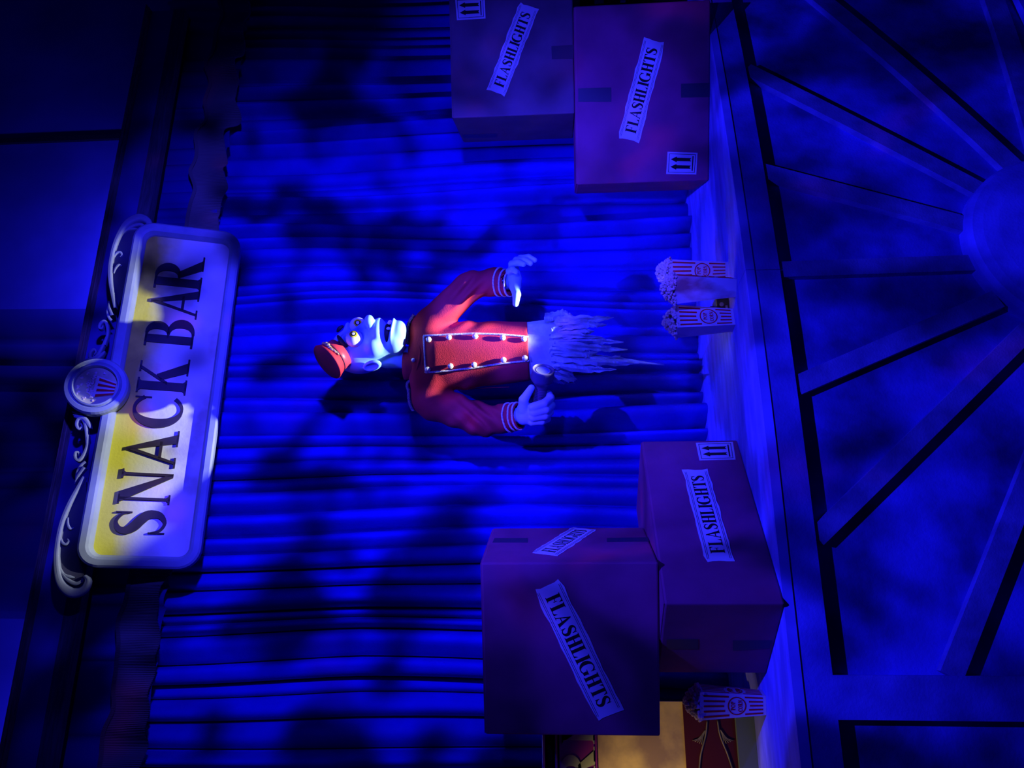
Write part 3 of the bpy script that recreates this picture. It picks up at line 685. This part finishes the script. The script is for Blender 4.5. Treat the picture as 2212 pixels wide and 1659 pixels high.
# ================================================================== FOOTLIGHT
fl = thing('footlight', 'small black footlight on the counter between the popcorn cartons', 'light fixture', (FOOT[0], 2.72, 1.0))
fx_, fy_ = onz(1577, 655, 1.0)[0], 2.70
MB().abox(fx_-0.034, fx_+0.034, fy_, fy_+0.07, 1.0005, 1.050).build('housing', m_plastic, fl, bevel=0.004)
MB().lathe([(0.008, 0), (0.008, 0.004)], (fx_+0.0, fy_, 1.030), (0, -1, 0), 16).build('knob', m_white, fl)
MB().abox(fx_-0.02, fx_-0.004, fy_-0.001, fy_, 1.008, 1.016).build('rating_plate', m_white, fl)
MB().lathe([(0.020, 0), (0.022, 0.008), (0.022, 0.016), (0.018, 0.016)], (FOOT[0], FOOT[1]-0.004, 1.050), (0, 0, 1), 20, capped=False).build('lamp_barrel', m_plastic, fl)

# ================================================================== LETTERED CABINET AT THE LEFT EDGE
CY = 2.93
cab = thing('lettered_cabinet', 'cabinet with purple lettered header, yellowed panel and dark red ornamented base', 'cabinet', (-0.7, 3.1, 1.0))
cxr = onY(1460, 1516, CY)[0]; cxl = cxr-0.75
zz = lambda x: onY(x, 1640, CY)[2]
z_p, z_h1, z_h0, z_y0, z_r0 = zz(1172), zz(1206), zz(1290), zz(1482), zz(1594)
MB().abox(cxl+.01, cxr-.01, CY+0.03, CY+0.24, 1.0005, z_h1).build('carcass', m_black, cab)
MB().abox(cxl, cxr-0.005, CY, CY+0.03, z_h0, z_h1-0.004).build('header', m_purple, cab)
for xx in (1174, 1192, 1202): MB().tube([(cxl, CY+0.012, zz(xx)), (cxr, CY+0.012, zz(xx))], 0.006 if xx != 1192 else 0.004, 8).build('chrome_trim', m_chrome if xx != 1192 else m_black, cab, smooth=True)
MB().abox(cxl, cxr, CY+0.02, CY+0.2, z_h1, zz(1172)).build('canopy', m_black, cab)
MB().abox(cxl, cxr, CY+0.008, CY+0.03, z_y0, z_h0).build('yellowed_panel', m_yellow, cab)
MB().abox(cxl, cxr, CY, CY+0.03, z_r0, z_y0).build('ornamented_panel', m_dkred, cab)
MB().abox(cxl-0.01, cxr+0.01, CY-0.02, CY+0.03, 1.0005, z_r0).build('plinth', m_green, cab)
hh = z_h1-z_h0
for ch, y0_, y1_ in (('R', 1612, 1692), ('N', 1530, 1607), ('O', 1698, 1770), ('C', 1776, 1840)):
    g, w = glyph(ch, 0.25, 0.15); ga = [p[0] for poly in g for p in poly]; gx0, gx1 = min(ga), max(ga); xa, xb = onY(1250, y1_, CY)[0], onY(1250, y0_, CY)[0]
    mb = MB()
    for poly in g: mb.prism(poly, lambda x, y, d: (xa+(x-gx0)/(gx1-gx0)*(xb-xa), CY-d, z_h0+hh*(0.06+0.84*y)), 0.0, 0.006)
    mb.build('letter', m_yletter, cab)
for k, (pa, dirn) in enumerate((([(1528, 1556), (1524, 1590), (1514, 1630), (1510, 1670)], -1), ([(1550, 1556), (1556, 1590), (1572, 1630), (1585, 1670)], 1))):
    MB().tube(catmull([onY(x, y, CY-0.003) for x, y in pa], 6), 0.0028, 6).build('gilt_scroll', m_wood, cab, smooth=True)
    bx_, by_ = pa[1]
    for j in range(5):
        ex = bx_+dirn*(8+j*5); MB().tube(catmull([onY(bx_, by_-14, CY-0.003), onY(bx_+dirn*(6+j*2), by_+4, CY-0.003), onY(ex, by_+18-j*2, CY-0.003)], 5), [0.0016]*11, 5).build('gilt_leaf', m_wood, cab, smooth=True)
# small gilt display just visible past the right-hand boxes
gd = thing('gilt_display', 'gold and brown framed display board just past the right-hand cardboard boxes', 'display', (2.98, 3.02, 1.0))
q = onY(1335, 5, 2.95)
MB().box(P(q[0]-0.005, 2.95, 1.0005), P(0.30, -0.10, 0), P(0.008, 0.025, 0), P(0, 0, 0.52)).build('board', m_dkred, gd)
for z0_, z1_, mm in ((1.30, 1.325, m_white), (1.338, 1.385, m_iris), (1.405, 1.45, m_gold)):
    MB().box(P(q[0]-0.006, 2.948, z0_), P(0.28, -0.0935, 0), P(-0.002, -0.005, 0), P(0, 0, z1_-z0_)).build('gilt_band', mm, gd)

# ================================================================== GHOST USHER FIGURE
A0 = onY(1145, 770, 3.0)                         # hem centre
TH = P(-math.sin(YAW), -math.cos(YAW), 0)         # toward the viewer
PX = float(np.dot(A0-CAM, FW))/F                  # metres per photo pixel at the figure
def q(x, y, t=0.0):                               # photo point at t px in front of the figure plane -> local px (right, toward, up)
    p = onplane(x, y, A0+TH*t*PX, TH)-A0; return P(np.dot(p, R0), np.dot(p, TH), p[2])/PX
def W(l): l = np.asarray(l, float)*PX; return A0+R0*l[..., 0:1]+TH*l[..., 1:2]+P(0, 0, 1)*l[..., 2:3] if l.ndim > 1 else A0+R0*l[0]+TH*l[1]+P(0, 0, l[2])
ush = thing('ghost_usher', 'blue-skinned legless ghost usher figure in red jacket and tilted red cap', 'figure', W(P(0, 0, -150)))

# --- head in its own frame: f forward, n toward the near side, u up
HC = q(775, 757, 8); TT = math.radians(48)
def hd(f, n, u): return HC+P(f*math.sin(TT)-n*math.cos(TT), f*math.cos(TT)+n*math.sin(TT), u)
def head_sdf(f, n, u):
    an = np.abs(n)
    d = sd_ell(f, n, u, (0, 0, 0), (55, 46, 60))
    d = smin(d, sd_ell(f, n, u, (24, 0, -42), (42, 39, 46)), 14)
    d = smin(d, sd_ell(f, n, u, (33, 0, -86), (37, 33, 23)), 14)
    d = smin(d, sd_ell(f, n, u, (56, 0, -98), (17, 19, 14)), 10)             # chin
    d = smin(d, sd_ell(f, n, u, (46, 0, -54), (33, 33, 16)), 8)             # upper lip pouch
    d = smin(d, sd_ell(f, an, u, (45, 22, 20), (11, 15, 6)), 8)             # brow ridge
    d = smin(d, sd_ell(f, an, u, (34, 33, -44), (20, 13, 15)), 9)           # cheek
    d = smin(d, sd_cone(f, n, u, (54, 0, -4), (74, 0, -36), 7, 10), 6)        # nose
    d = smin(d, sd_ell(f, n, u, (80, 0, -38), (13, 12, 10)), 5)
    d = smin(d, sd_ell(f, an, u, (70, 10, -40), (9, 7, 7)), 4)
    d = smax(d, -sd_ell(f, an, u, (58, 22.4, -4), (21, 20.5, 21)), 5)        # eye sockets
    uu = u-0.006*n*n
    d = smax(d, -sd_ell(f, n, uu, (62, 0, -77), (38, 31, 8)), 4)            # open mouth
    d = smin(d, smax(sd_ell(f, n, uu, (45, 0, -88), (34, 31, 6)), sd_ell(f, n, u, (45, 0, -88), (50, 50, 30)), 2), 4)  # lower lip
    ear = sd_ell(f+0.25*(u+38), an, u, (-2, 50, -38), (14, 7, 21))
    ear = smax(ear, -sd_ell(f+0.25*(u+38), an, u, (-1, 56, -37), (9, 6, 15)), 2)
    d = smin(d, ear, 4)
    nk = sd_cone(f, n, u, (-20, 0, -60), (-24, 0, -128), 25, 24); d = smin(d, nk, 8)
    return d
hv, hf = surface_nets(head_sdf, (-68, -64, -132), (104, 64, 68), 1.5)
hv = np.stack([HC[0]+hv[:, 0]*math.sin(TT)-hv[:, 1]*math.cos(TT), HC[1]+hv[:, 0]*math.cos(TT)+hv[:, 1]*math.sin(TT), HC[2]+hv[:, 2]], 1)
# (f, n, u) -> (right, toward, up) keeps handedness? right x toward = down, so mirror the winding where needed below

# --- hands
RH = [([(1112, 574, 26), (1125, 558, 33), (1142, 556, 40), (1155, 562, 44)], [8.5, 7.5, 6.8, 5.6]),
      ([(1108, 574, 34), (1116, 562, 41), (1132, 562, 50), (1146, 569, 56)], [8.5, 7.5, 7, 5.6]),
      ([(1106, 579, 40), (1106, 570, 50), (1119, 567, 60), (1131, 571, 64)], [8.5, 7.5, 7, 5.6]),
      ([(1104, 591, 46), (1100, 586, 55), (1107, 582, 63), (1115, 587, 66)], [8, 7, 6.4, 5.2]),
      ([(1111, 618, 42), (1116, 636, 52), (1114, 656, 56)], [11, 9, 6.5])]
def right_hand(x, y, z):
    d = sd_chain(x, y, z, [q(1096, 612, 10), q(1103, 608, 26), q(1109, 600, 36)], [15, 14, 14], 4)
    d = smin(d, sd_chain(x, y, z, [q(1109, 586, 34), q(1112, 603, 40), q(1113, 618, 42)], [13.5, 14.5, 13], 4), 5)
    for pp, rs in RH: d = smin(d, sd_chain(x, y, z, [q(*p) for p in pp], rs), 2.2)
    return d
c = q(1122, 605, 40); rv, rf = surface_nets(right_hand, c-P(62, 40, 45), c+P(62, 36, 40), 1.5)
LH = [([(1152, 880, 74), (1177, 871, 76), (1189, 859, 66), (1186, 851, 46)], [10, 9, 8.5, 7.5]),
      ([(1154, 891, 72), (1180, 885, 72), (1191, 875, 58), (1184, 868, 40)], [10, 9, 8.5, 7.5]),
      ([(1152, 901, 67), (1178, 898, 66), (1188, 890, 54), (1180, 885, 38)], [10, 8.8, 8.2, 7.2]),
      ([(1149, 911, 60), (1171, 910, 58), (1182, 905, 48), (1175, 900, 34)], [9, 8, 7.4, 6.6]),
      ([(1131, 884, 64), (1131, 864, 74), (1148, 838, 76)], [12, 10, 7.2])]
def left_hand(x, y, z):
    d = sd_chain(x, y, z, [q(1108, 900, 28), q(1125, 897, 44), q(1136, 894, 54)], [17, 17, 18], 4)
    d = smin(d, sd_chain(x, y, z, [q(1133, 884, 56), q(1152, 888, 60)], [16, 15], 4), 6)
    d = smin(d, sd_chain(x, y, z, [q(1133, 902, 52), q(1150, 903, 54)], [16, 14], 4), 6)
    for pp, rs in LH: d = smin(d, sd_chain(x, y, z, [q(*p) for p in pp], rs), 2.2)
    return d
c = q(1152, 885, 55); lv, lf = surface_nets(left_hand, c-P(64, 45, 62), c+P(64, 45, 62), 1.6)
# --- inner core (shoulders and arms under the jacket) that joins head and hands
SHR, ELR, WRR = q(928, 702, 0), q(1012, 620, 6), q(1098, 612, 22)
SHL, ELL, WRL = q(932, 868, 0), q(1042, 908, 8), q(1112, 899, 34)
def core(x, y, z):
    d = sd_chain(x, y, z, [q(890, 788, 0), q(935, 782, 0), q(1090, 768, 0)], [22, 40, 38], 8)
    d = smin(d, sd_chain(x, y, z, [q(935, 770, 0), SHR, ELR, WRR], [26, 20, 15, 13], 4), 8)
    return smin(d, sd_chain(x, y, z, [q(935, 790, 0), SHL, ELL, WRL], [26, 20, 15, 14], 4), 8)
cv, cf = surface_nets(core, (-175, -60, -5), (190, 75, 285), 5.0)
def flip_if(v, f):
    w = W(v); a = w[f[:, 1]]-w[f[:, 0]]; b = w[f[:, 2]]-w[f[:, 0]]; n_ = np.cross(a, b); ctr = w.mean(0); s_ = ((w[f[:, 0]]-ctr)*n_).sum()
    return f if s_ > 0 else f[:, ::-1]
allv = []; allf = []; off = 0
for v, f in ((hv, hf), (rv, rf), (lv, lf), (cv, cf)):
    f = flip_if(v, f); allv.append(W(v)); allf.append(f+off); off += len(v)
body = link_mesh('body', np.vstack(allv), np.vstack(allf), m_skin, ush, smooth=True); body['label'] = 'pale blue painted head, neck and hands'

# --- face pieces
ey_r = 18.2
def eye(n_, gaze, nm):
    c = hd(50.5, n_, -4); mb = MB(); r = ey_r
    mb.ellipsoid(W(c), R0*r*PX, TH*r*PX, P(0, 0, r*PX), 28, 18); e = mb.build('eye', m_sclera, ush, smooth=True)
    g = nrm(gaze); gw = R0*g[0]+TH*g[1]+P(0, 0, g[2])
    def cap(r0, r1, lift):
        prof = []
        for k in range(9):
            rr_ = r0+(r1-r0)*k/8; prof.append((rr_*PX, math.sqrt(max((r+lift)**2-rr_**2, 0))*PX))
        return MB().lathe(prof, W(c), gw, 28, capped=False)
    cap(8.6, 5.4, .25).build('iris', m_iris, e, smooth=True)
    cap(5.5, 3.4, .35).build('pupil', m_pupil, e, smooth=True)
    cap(3.5, 0.02, .45).build('pupil_centre', m_glint, e, smooth=True)
eye(22.4, P(.52, .82, -.16), 'near'); eye(-22.4, P(.28, .92, -.20), 'far')
def hsurf(x, y, lift):
    t = 110.0
    for _ in range(120):
        p = q(x, y, t)-HC; f_ = p[0]*math.sin(TT)+p[1]*math.cos(TT); n_ = -p[0]*math.cos(TT)+p[1]*math.sin(TT)
        d = float(head_sdf(np.float64(f_), np.float64(n_), np.float64(p[2])))
        if d < 0.2 or t < -40: break
        t -= max(d*0.6, 0.2)
    return q(x, y, t+lift)
for pp in ([(730, 726), (736, 734), (742, 742), (750, 748)], [(729, 716), (734, 709), (742, 704)]):
    mb = MB(); c2 = catmull([W(hsurf(*p, 0.5)) for p in pp], 6); n = len(c2)
    mb.tube(c2, [PX*4.6*math.sin(math.pi*(0.12+0.8*i/(n-1)))**.6 for i in range(n)], 8).build('eyebrow', m_brow, ush, smooth=True)
mb = MB(); mb.ellipsoid(W(hd(42, 0, -74)), R0*24*PX, TH*24*PX, P(0, 0, 13*PX), 20, 12); mb.build('mouth_lining', m_mouth, ush, smooth=True)
for n_ in (-9, 1, 13):
    c = hd(74-abs(n_)*0.45, n_, -80+0.006*n_*n_); MB().ellipsoid(W(c), R0*3.2*PX, TH*3.2*PX, P(0, 0, 4.6*PX), 10, 8).build('tooth', m_tooth, ush, smooth=True)

# --- cap
cax = nrm(P(-.54, .58, .61)); caw = R0*cax[0]+TH*cax[1]+P(0, 0, cax[2])
ctop = q(707, 782, 62); cbase = ctop-cax*27
capo = MB().lathe([(33*PX, 9*PX), (36*PX, 13*PX), (40.5*PX, 24*PX), (41.5*PX, 27*PX), (40.5*PX, 28.5*PX), (20*PX, 29.5*PX), (0.1*PX, 29.7*PX)], W(cbase), caw, 44, capped=False).build('cap', m_cap, ush, smooth=True)
capo['label'] = 'red pillbox cap tilted over one side'
MB().lathe([(30*PX, -9*PX), (33.5*PX, -9*PX), (34.5*PX, 6*PX), (34.5*PX, 9*PX), (33*PX, 10*PX)], W(cbase), caw, 44, capped=False).build('cap_band', m_capband, capo, smooth=True)
MB().lathe([(34.7*PX, 7.8*PX), (35.6*PX, 8.6*PX), (34.7*PX, 9.6*PX)], W(cbase), caw, 44, capped=False).build('cap_cord', m_brow, capo, smooth=True)
mb = MB()
sd = nrm(np.cross(cax, P(0, 1, 0)))      # around the band, toward the lower right
u1 = nrm(P(.70, .55, -.10)-cax*np.dot(P(.70, .55, -.10), cax)); u2 = np.cross(cax, u1)
for a, r_, ln in ((-26, 3.2, 5), (-16, 4.2, 5), (-4, 5.0, 6), (8, 4.2, 5), (18, 3.2, 7), (29, 2.4, 7), (40, 1.8, 6)):
    a = math.radians(a); dr = u1*math.cos(a)+u2*math.sin(a); c = cbase+dr*38.5+cax*(15+2*math.sin(a*6)); tg = -u1*math.sin(a)+u2*math.cos(a)
    wv = lambda l: R0*l[0]*PX+TH*l[1]*PX+P(0, 0, l[2]*PX)
    mb.ellipsoid(W(c), wv(tg*ln), wv(dr*3), wv(cax*r_), 10, 8)
mb.build('cap_badge', m_gold, capo, smooth=True)

# --- jacket
HEM = [q(1140, 693, 0), q(1146, 822, 0)]
def jacket(x, y, z):
    sx = lambda p: p
    t = np.clip((z-0)/210.0, 0, 1)
    # tapering barrel
    cx = 12-10*t; rx = 64+14*t; ry = 47+4*t
    bar = (np.sqrt(((x-cx)/rx)**2+(y/ry)**2)-1)*47
    bar = smax(bar, z-215, 20)
    d = smin(bar, sd_cone(x, y, z, q(922, 722, 0), q(926, 848, 0), 34, 36), 22)
    d = smin(d, sd_ell(x, y, z, q(912, 785, 0), (70, 36, 32)), 14)
    # arms
    ar = sd_chain(x, y, z, [q(922, 712, 0), SHR+P(0, 0, -4), ELR, q(1068, 608, 16), q(1096, 612, 26)], [36, 36, 31, 28, 27], 10)
    al = sd_chain(x, y, z, [q(926, 862, 0), SHL+P(-2, 0, -6), ELL, q(1090, 904, 26), q(1122, 899, 42)], [37, 38, 34, 29, 28], 10)
    w1 = 2.6*np.sin(0.21*(z+0.9*x)+0.08*y)*np.exp(-(((x-ELR[0]+8)/36)**2+((z-ELR[2]-2)/44)**2))*1.3
    w2 = 2.8*np.sin(0.20*(z-1.0*x)+0.09*y+1.0)*np.exp(-(((x-ELL[0]-8)/40)**2+((z-ELL[2]-6)/46)**2))*1.4
    ar = ar+w1; al = al+w2
    dR = nrm(q(1096, 612, 28)-q(1050, 610, 8)); eR = q(1104, 612, 30); pl_ = (x-eR[0])*dR[0]+(y-eR[1])*dR[1]+(z-eR[2])*dR[2]
    ar = smax(ar, pl_, 1.5); ar = smax(ar, -smax(sd_chain(x, y, z, [q(1070, 609, 16), q(1125, 612, 40)], [22, 25], 3), -(pl_+26), 2), 2)
    dL = nrm(q(1122, 899, 42)-q(1080, 905, 22)); eL = q(1122, 899, 43); pl2 = (x-eL[0])*dL[0]+(y-eL[1])*dL[1]+(z-eL[2])*dL[2]
    al = smax(al, pl2, 1.5); al = smax(al, -smax(sd_chain(x, y, z, [q(1095, 903, 30), q(1150, 895, 52)], [22, 25], 3), -(pl2+24), 2), 2)
    d = smin(d, ar, 9); d = smin(d, al, 9)
    fold = 1.6*np.sin(0.13*x+0.10*z+0.5*np.sin(z*.05))*np.exp(-((z-150)/70)**2)*np.clip((np.abs(x-4)-38)/24, 0, 1) + 1.1*np.sin(0.16*x+2)*np.clip((60-z)/60, 0, 1)
    d = d+fold
    hz = HEM[0][2]+(HEM[1][2]-HEM[0][2])*(x-HEM[0][0])/(HEM[1][0]-HEM[0][0])
    d = smax(d, np.where((np.abs(x-10) < 92), hz-z, -50), 1.2)
    d = smax(d, -sd_cone(x, y, z, q(900, 788, 0), q(860, 790, 0), 26, 26), 3)
    return d
jv, jf = surface_nets(jacket, (-185, -75, -8), (200, 95, 290), 2.7)
jv_w = W(jv); jk = link_mesh('jacket', jv_w, flip_if(jv, jf), m_jacket, ush, smooth=True); jk['label'] = 'red double-breasted usher jacket'
def surf(x, y, lift=0.0, t0=120):
    """point of the jacket surface seen at photo pixel (x, y)"""
    t = t0
    for _ in range(90):
        p = q(x, y, t); d = float(jacket(np.float64(p[0]), np.float64(p[1]), np.float64(p[2])))
        if d < 0.15: break
        t -= max(d*0.7, 0.15)
        if t < -60: t = 0; break
    return q(x, y, t+lift)
BUT = [(926, 733.5), (969.5, 729), (1026.5, 726.7), (1086, 729.7), (1131.7, 732.4), (924, 798.5), (973, 791), (1023.8, 788), (1087.5, 777.7), (1133.6, 773.6)]
for x, y in BUT:
    c = surf(x, y, 2.0); MB().lathe([(4.6*PX, 0), (6.4*PX, 2*PX), (5.9*PX, 3.8*PX), (3.6*PX, 5.2*PX), (0.1*PX, 5.8*PX)], W(c), nrm(TH+P(0, 0, -.15)), 18).build('button', m_button, jk, smooth=True)
def braid_on(path, r, name, mat, lift, parent, spacing=2.6, flat=1.0):
    pts = [surf(x, y, lift) for x, y in path]; return rope(pts, r, name, mat, parent, spacing)
def rope(pts, r, name, mat, parent, spacing=2.6):
    pts = np.asarray(pts); seg = np.linalg.norm(np.diff(pts, axis=0), axis=1); cum = np.concatenate([[0], np.cumsum(seg)]); n = max(int(cum[-1]/spacing), 4)
    s_ = np.linspace(0, cum[-1], n); P_ = np.stack([np.interp(s_, cum, pts[:, k]) for k in range(3)], 1); mb = MB(); tn = np.gradient(P_, axis=0)
    for i in range(n):
        tt_ = nrm(tn[i]); sidev = nrm(np.cross(tt_, P(0, 1, 0)) if abs(tt_[1]) < .9 else P(1, 0, 0)); nr = np.cross(sidev, tt_)
        sl_ = nrm(sidev+tt_*0.6)
        wv = lambda l: R0*l[0]*PX+TH*l[1]*PX+P(0, 0, l[2]*PX)
        mb.ellipsoid(W(P_[i]), wv(sl_*r), wv(nr*r*.75), wv(nrm(np.cross(sl_, nr))*spacing*.62), 6, 4)
    return mb.build(name, mat, parent, smooth=True)
def lin(pts, n=14):
    out = []
    for (a, b) in zip(pts[:-1], pts[1:]):
        for k in range(n): out.append((a[0]+(b[0]-a[0])*k/n, a[1]+(b[1]-a[1])*k/n))
    return out+[pts[-1]]
braid_on(lin([(1140, 727.5), (1085, 722.5), (1025, 720.5), (970, 722.5), (915, 725.5), (917, 765), (919.5, 805), (970, 801), (1025, 794.5), (1085, 785), (1142, 779.5)]), 2.7, 'chest_braid', m_braid, 1.0, jk)
# collar
cc0, cc1 = q(898, 789, 0), q(878, 789, 0); cax2 = nrm(cc1-cc0); cw = R0*cax2[0]+TH*cax2[1]+P(0, 0, cax2[2])
col = MB().lathe([(35*PX, -10*PX), (32.5*PX, 0), (31*PX, 14*PX), (32*PX, 24*PX), (29*PX, 24*PX), (28*PX, 12*PX)], W(cc0), cw, 40, capped=False).build('collar', m_jacket, jk, smooth=True)
c = q(893, 778, 36); MB().lathe([(4.6*PX, 0), (5*PX, 2*PX), (4*PX, 3.4*PX), (0.1*PX, 3.8*PX)], W(c), TH, 16).build('collar_button', m_button, jk, smooth=True)
# lapel folds under the collar
for pp in ([(906, 748), (908, 765), (905, 782), (900, 800)], [(912, 752), (914, 770), (911, 790)]):
    pts = catmull([surf(x, y, -0.5) for x, y in pp], 5); MB().tube([W(p_) for p_ in pts], [PX*3.2*math.sin(math.pi*(.08+.84*i/(len(pts)-1))) for i in range(len(pts))], 8).build('neck_fold', m_jacket, jk, smooth=True)
# epaulettes
EP = ([(903, 682), (898, 692), (893, 704), (889.5, 718), (886, 732), (885, 742)], [(889, 812), (891, 828), (894, 845), (899, 862), (906, 876), (914, 886)])
for pp in EP:
    top = []
    for x, y in pp:      # slide up along the shoulder until just on its silhouette
        p = q(x, y, 0)
        for _ in range(60):
            d = float(jacket(*[np.float64(v_) for v_ in p]))
            if d > 1.0: break
            p = p+P(0, 0, 0.8)
        for _ in range(60):
            d = float(jacket(*[np.float64(v_) for v_ in p]))
            if d < 1.5: break
            p = p-P(0, 0, 0.8)
        top.append(p)
    c2 = catmull(top, 6)
    o_ = rope(c2+P(0, 12, 2), 4.8, 'epaulette', m_epaul, jk, 2.8)
    rope(c2+P(0, 4, 4.0), 4.2, 'epaulette_cord', m_epaul, o_, 2.8); rope(c2+P(0, -6, 2), 4.0, 'epaulette_cord', m_epaul, o_, 2.8)
# cuff braids
def cuff_rings(c0, dr, offs, rad, nm):
    a = nrm(np.cross(dr, P(0, 0, 1) if abs(dr[2]) < .8 else P(1, 0, 0))); b = np.cross(dr, a)
    for o_ in offs:
        pts = []
        for k in range(41):
            th = 2*math.pi*k/40; dv = a*math.cos(th)+b*math.sin(th); p = c0+dr*o_; r = rad+14
            for _ in range(50):
                pp = p+dv*r; d = float(jacket(*[np.float64(v_) for v_ in pp]))
                if d < 0.2: break
                r -= max(d*.7, .2)
                if r < rad-6: r = rad; break
            pts.append(p+dv*(r+0.8))
        rope(pts, 2.4, 'cuff_braid', m_braid, jk, 2.8)
dR = nrm(q(1096, 612, 28)-q(1050, 610, 8)); cuff_rings(q(1104, 612, 30), dR, (-3, -15, -27), 27, 'r')
dL = nrm(q(1122, 899, 42)-q(1080, 905, 22)); cuff_rings(q(1122, 899, 43), dL, (-3, -13, -25), 28, 'l')
# jacket seam lines
for path in ([(1100, 836), (1050, 838), (1000, 842), (950, 842)], [(1136, 706), (1080, 706), (1020, 712), (960, 714)]):
    pts = [surf(x, y, 0.0) for x, y in lin(path, 5)]; MB().tube([W(p_) for p_ in pts], 0.5*PX, 5).build('seam', m_jacket, jk)

# --- tattered cloth tail
rg = np.random.RandomState(4)
def cloth_ring(th, r_s, r_t): return P(r_s*math.sin(th), r_t*math.cos(th), 0)
hem_c = q(1143, 757, 0)
rows = []; nth = 96; nz_ = 12
torn = [0.55+0.45*rg.rand() for _ in range(nth)]
for j in range(nz_+1):
    row = []
    for k in range(nth+1):
        th = 2*math.pi*(k % nth)/nth; L = 96*(0.72+0.38*torn[k % nth]) if j == nz_ else 96*j/nz_*0.9
        f_ = j/nz_; rs = 61+7*f_+2.6*math.sin(th*7+1.3)*f_+3.4*math.sin(th*13+j*.4)*f_; rt = 42-4*f_+2.4*math.sin(th*9)*f_
        row.append(hem_c+P(rs*math.sin(th), rt*math.cos(th), 6-L)+P(2.0*math.sin(th*11+L*.1)*f_, 0, 0))
    rows.append([W(p_) for p_ in row])
tail = MB().grid(rows).build('ragged_skirt', m_cloth, ush, smooth=False); tail['label'] = 'pale torn cloth below the jacket'
so = tail.modifiers.new('cloth', 'SOLIDIFY'); so.thickness = 0.0015
STR = [((1212, 694), (1262, 690), (1326, 686), 20, 30), ((1215, 706), (1262, 700), (1310, 702), 18, 36), ((1205, 718), (1245, 716), (1284, 716), 26, 40), ((1210, 735), (1280, 735), (1348, 739), 17, 40),
       ((1205, 746), (1290, 752), (1355, 755), 16, 41), ((1200, 758), (1255, 764), (1290, 762), 20, 42), ((1205, 772), (1290, 780), (1380, 785), 20, 40), ((1210, 790), (1270, 797), (1331, 798), 17, 36),
       ((1195, 806), (1225, 814), (1246, 819), 24, 30), ((1240, 776), (1330, 776), (1434, 788), 11, 20), ((1190, 684), (1215, 678), (1248, 688), 20, 26), ((1200, 728), (1240, 724), (1300, 728), 15, 43),
       ((1215, 782), (1280, 772), (1340, 770), 14, 30), ((1205, 760), (1260, 745), (1320, 748), 12, 28), ((1190, 815), (1210, 822), (1240, 826), 14, 20)]
for k, (a, b, c_, wpx, t) in enumerate(STR):
    cc = catmull([(a[0]-14, a[1], wpx*.8), (a[0], a[1], wpx), (b[0], b[1], wpx*.85), ((b[0]+c_[0])/2, (b[1]+c_[1])/2+1, wpx*.6), (c_[0], c_[1], 1.5)], 5); n = len(cc); rows = []
    for i in range(n):
        f_ = i/(n-1); w_ = cc[i, 2]*(1+0.18*rg.randn()*(f_ > .15)); tt_ = t-4*f_+3*math.sin(k+f_*5)
        rows.append([W(q(cc[i, 0]+rg.uniform(-1, 1), cc[i, 1]+w_*g_/2, tt_+6*math.sin(g_*3+k*1.7+f_*6))) for g_ in (-1, -.4, .2, 1)])
    s_ = MB().grid(rows).build('cloth_strip', m_cloth, tail); so = s_.modifiers.new('cloth', 'SOLIDIFY'); so.thickness = 0.0015
# hidden bracket that carries the figure from behind
pb = W(q(1000, 772, -30)); MB().tube([pb, P(pb[0]+0.02, 3.30, pb[2])], 0.018, 10).build('support_arm', m_black, ush)

# ================================================================== FLASHLIGHT (held)
L1 = q(1174, 797, 84); L0 = q(1161, 886, 34); fax = nrm(L1-L0); fwv = R0*fax[0]+TH*fax[1]+P(0, 0, fax[2]); LL_ = np.linalg.norm(L1-L0)
tor = thing('flashlight', 'dark ribbed flashlight gripped in the usher\'s fist', 'flashlight', W(L0))
prof = [(11, 0), (13, 2), (13, 8)]
h_ = 8.0
while h_ < LL_-46: prof += [(13.4, h_+.6), (13.4, h_+2.2), (12.4, h_+2.8), (12.4, h_+4.0)]; h_ += 4.0
prof += [(13.4, LL_-44), (13.6, LL_-40)]
MB().lathe([(a*PX, b*PX) for a, b in prof], W(L0), fwv, 32).build('barrel', m_torch, tor, smooth=False)
hdp = [(13.8, LL_-40.5), (15, LL_-36), (22.5, LL_-26), (23.8, LL_-22), (23.8, LL_-3), (23, LL_-.5), (21.5, LL_), (20.5, LL_-1), (19, LL_-4), (13.5, LL_-4.5)]
MB().lathe([(a*PX, b*PX) for a, b in hdp], W(L0), fwv, 40, capped=False).build('head', m_torch, tor, smooth=False)
MB().lathe([(13.6*PX, (LL_-5)*PX), (13.4*PX, (LL_-3.6)*PX), (0.1, (LL_-3.4)*PX)][:2]+[(0.1*PX, (LL_-3.3)*PX)], W(L0), fwv, 32).build('lens', m_lens, tor, smooth=False)
MB().lathe([(14.6*PX, (LL_-4.6)*PX), (14.8*PX, (LL_-3.2)*PX), (13.4*PX, (LL_-3.2)*PX)], W(L0), fwv, 32, capped=False).build('reflector_ring', m_chrome, tor)
for o in bpy.data.objects:
    if '_loc' in o: del o['_loc']
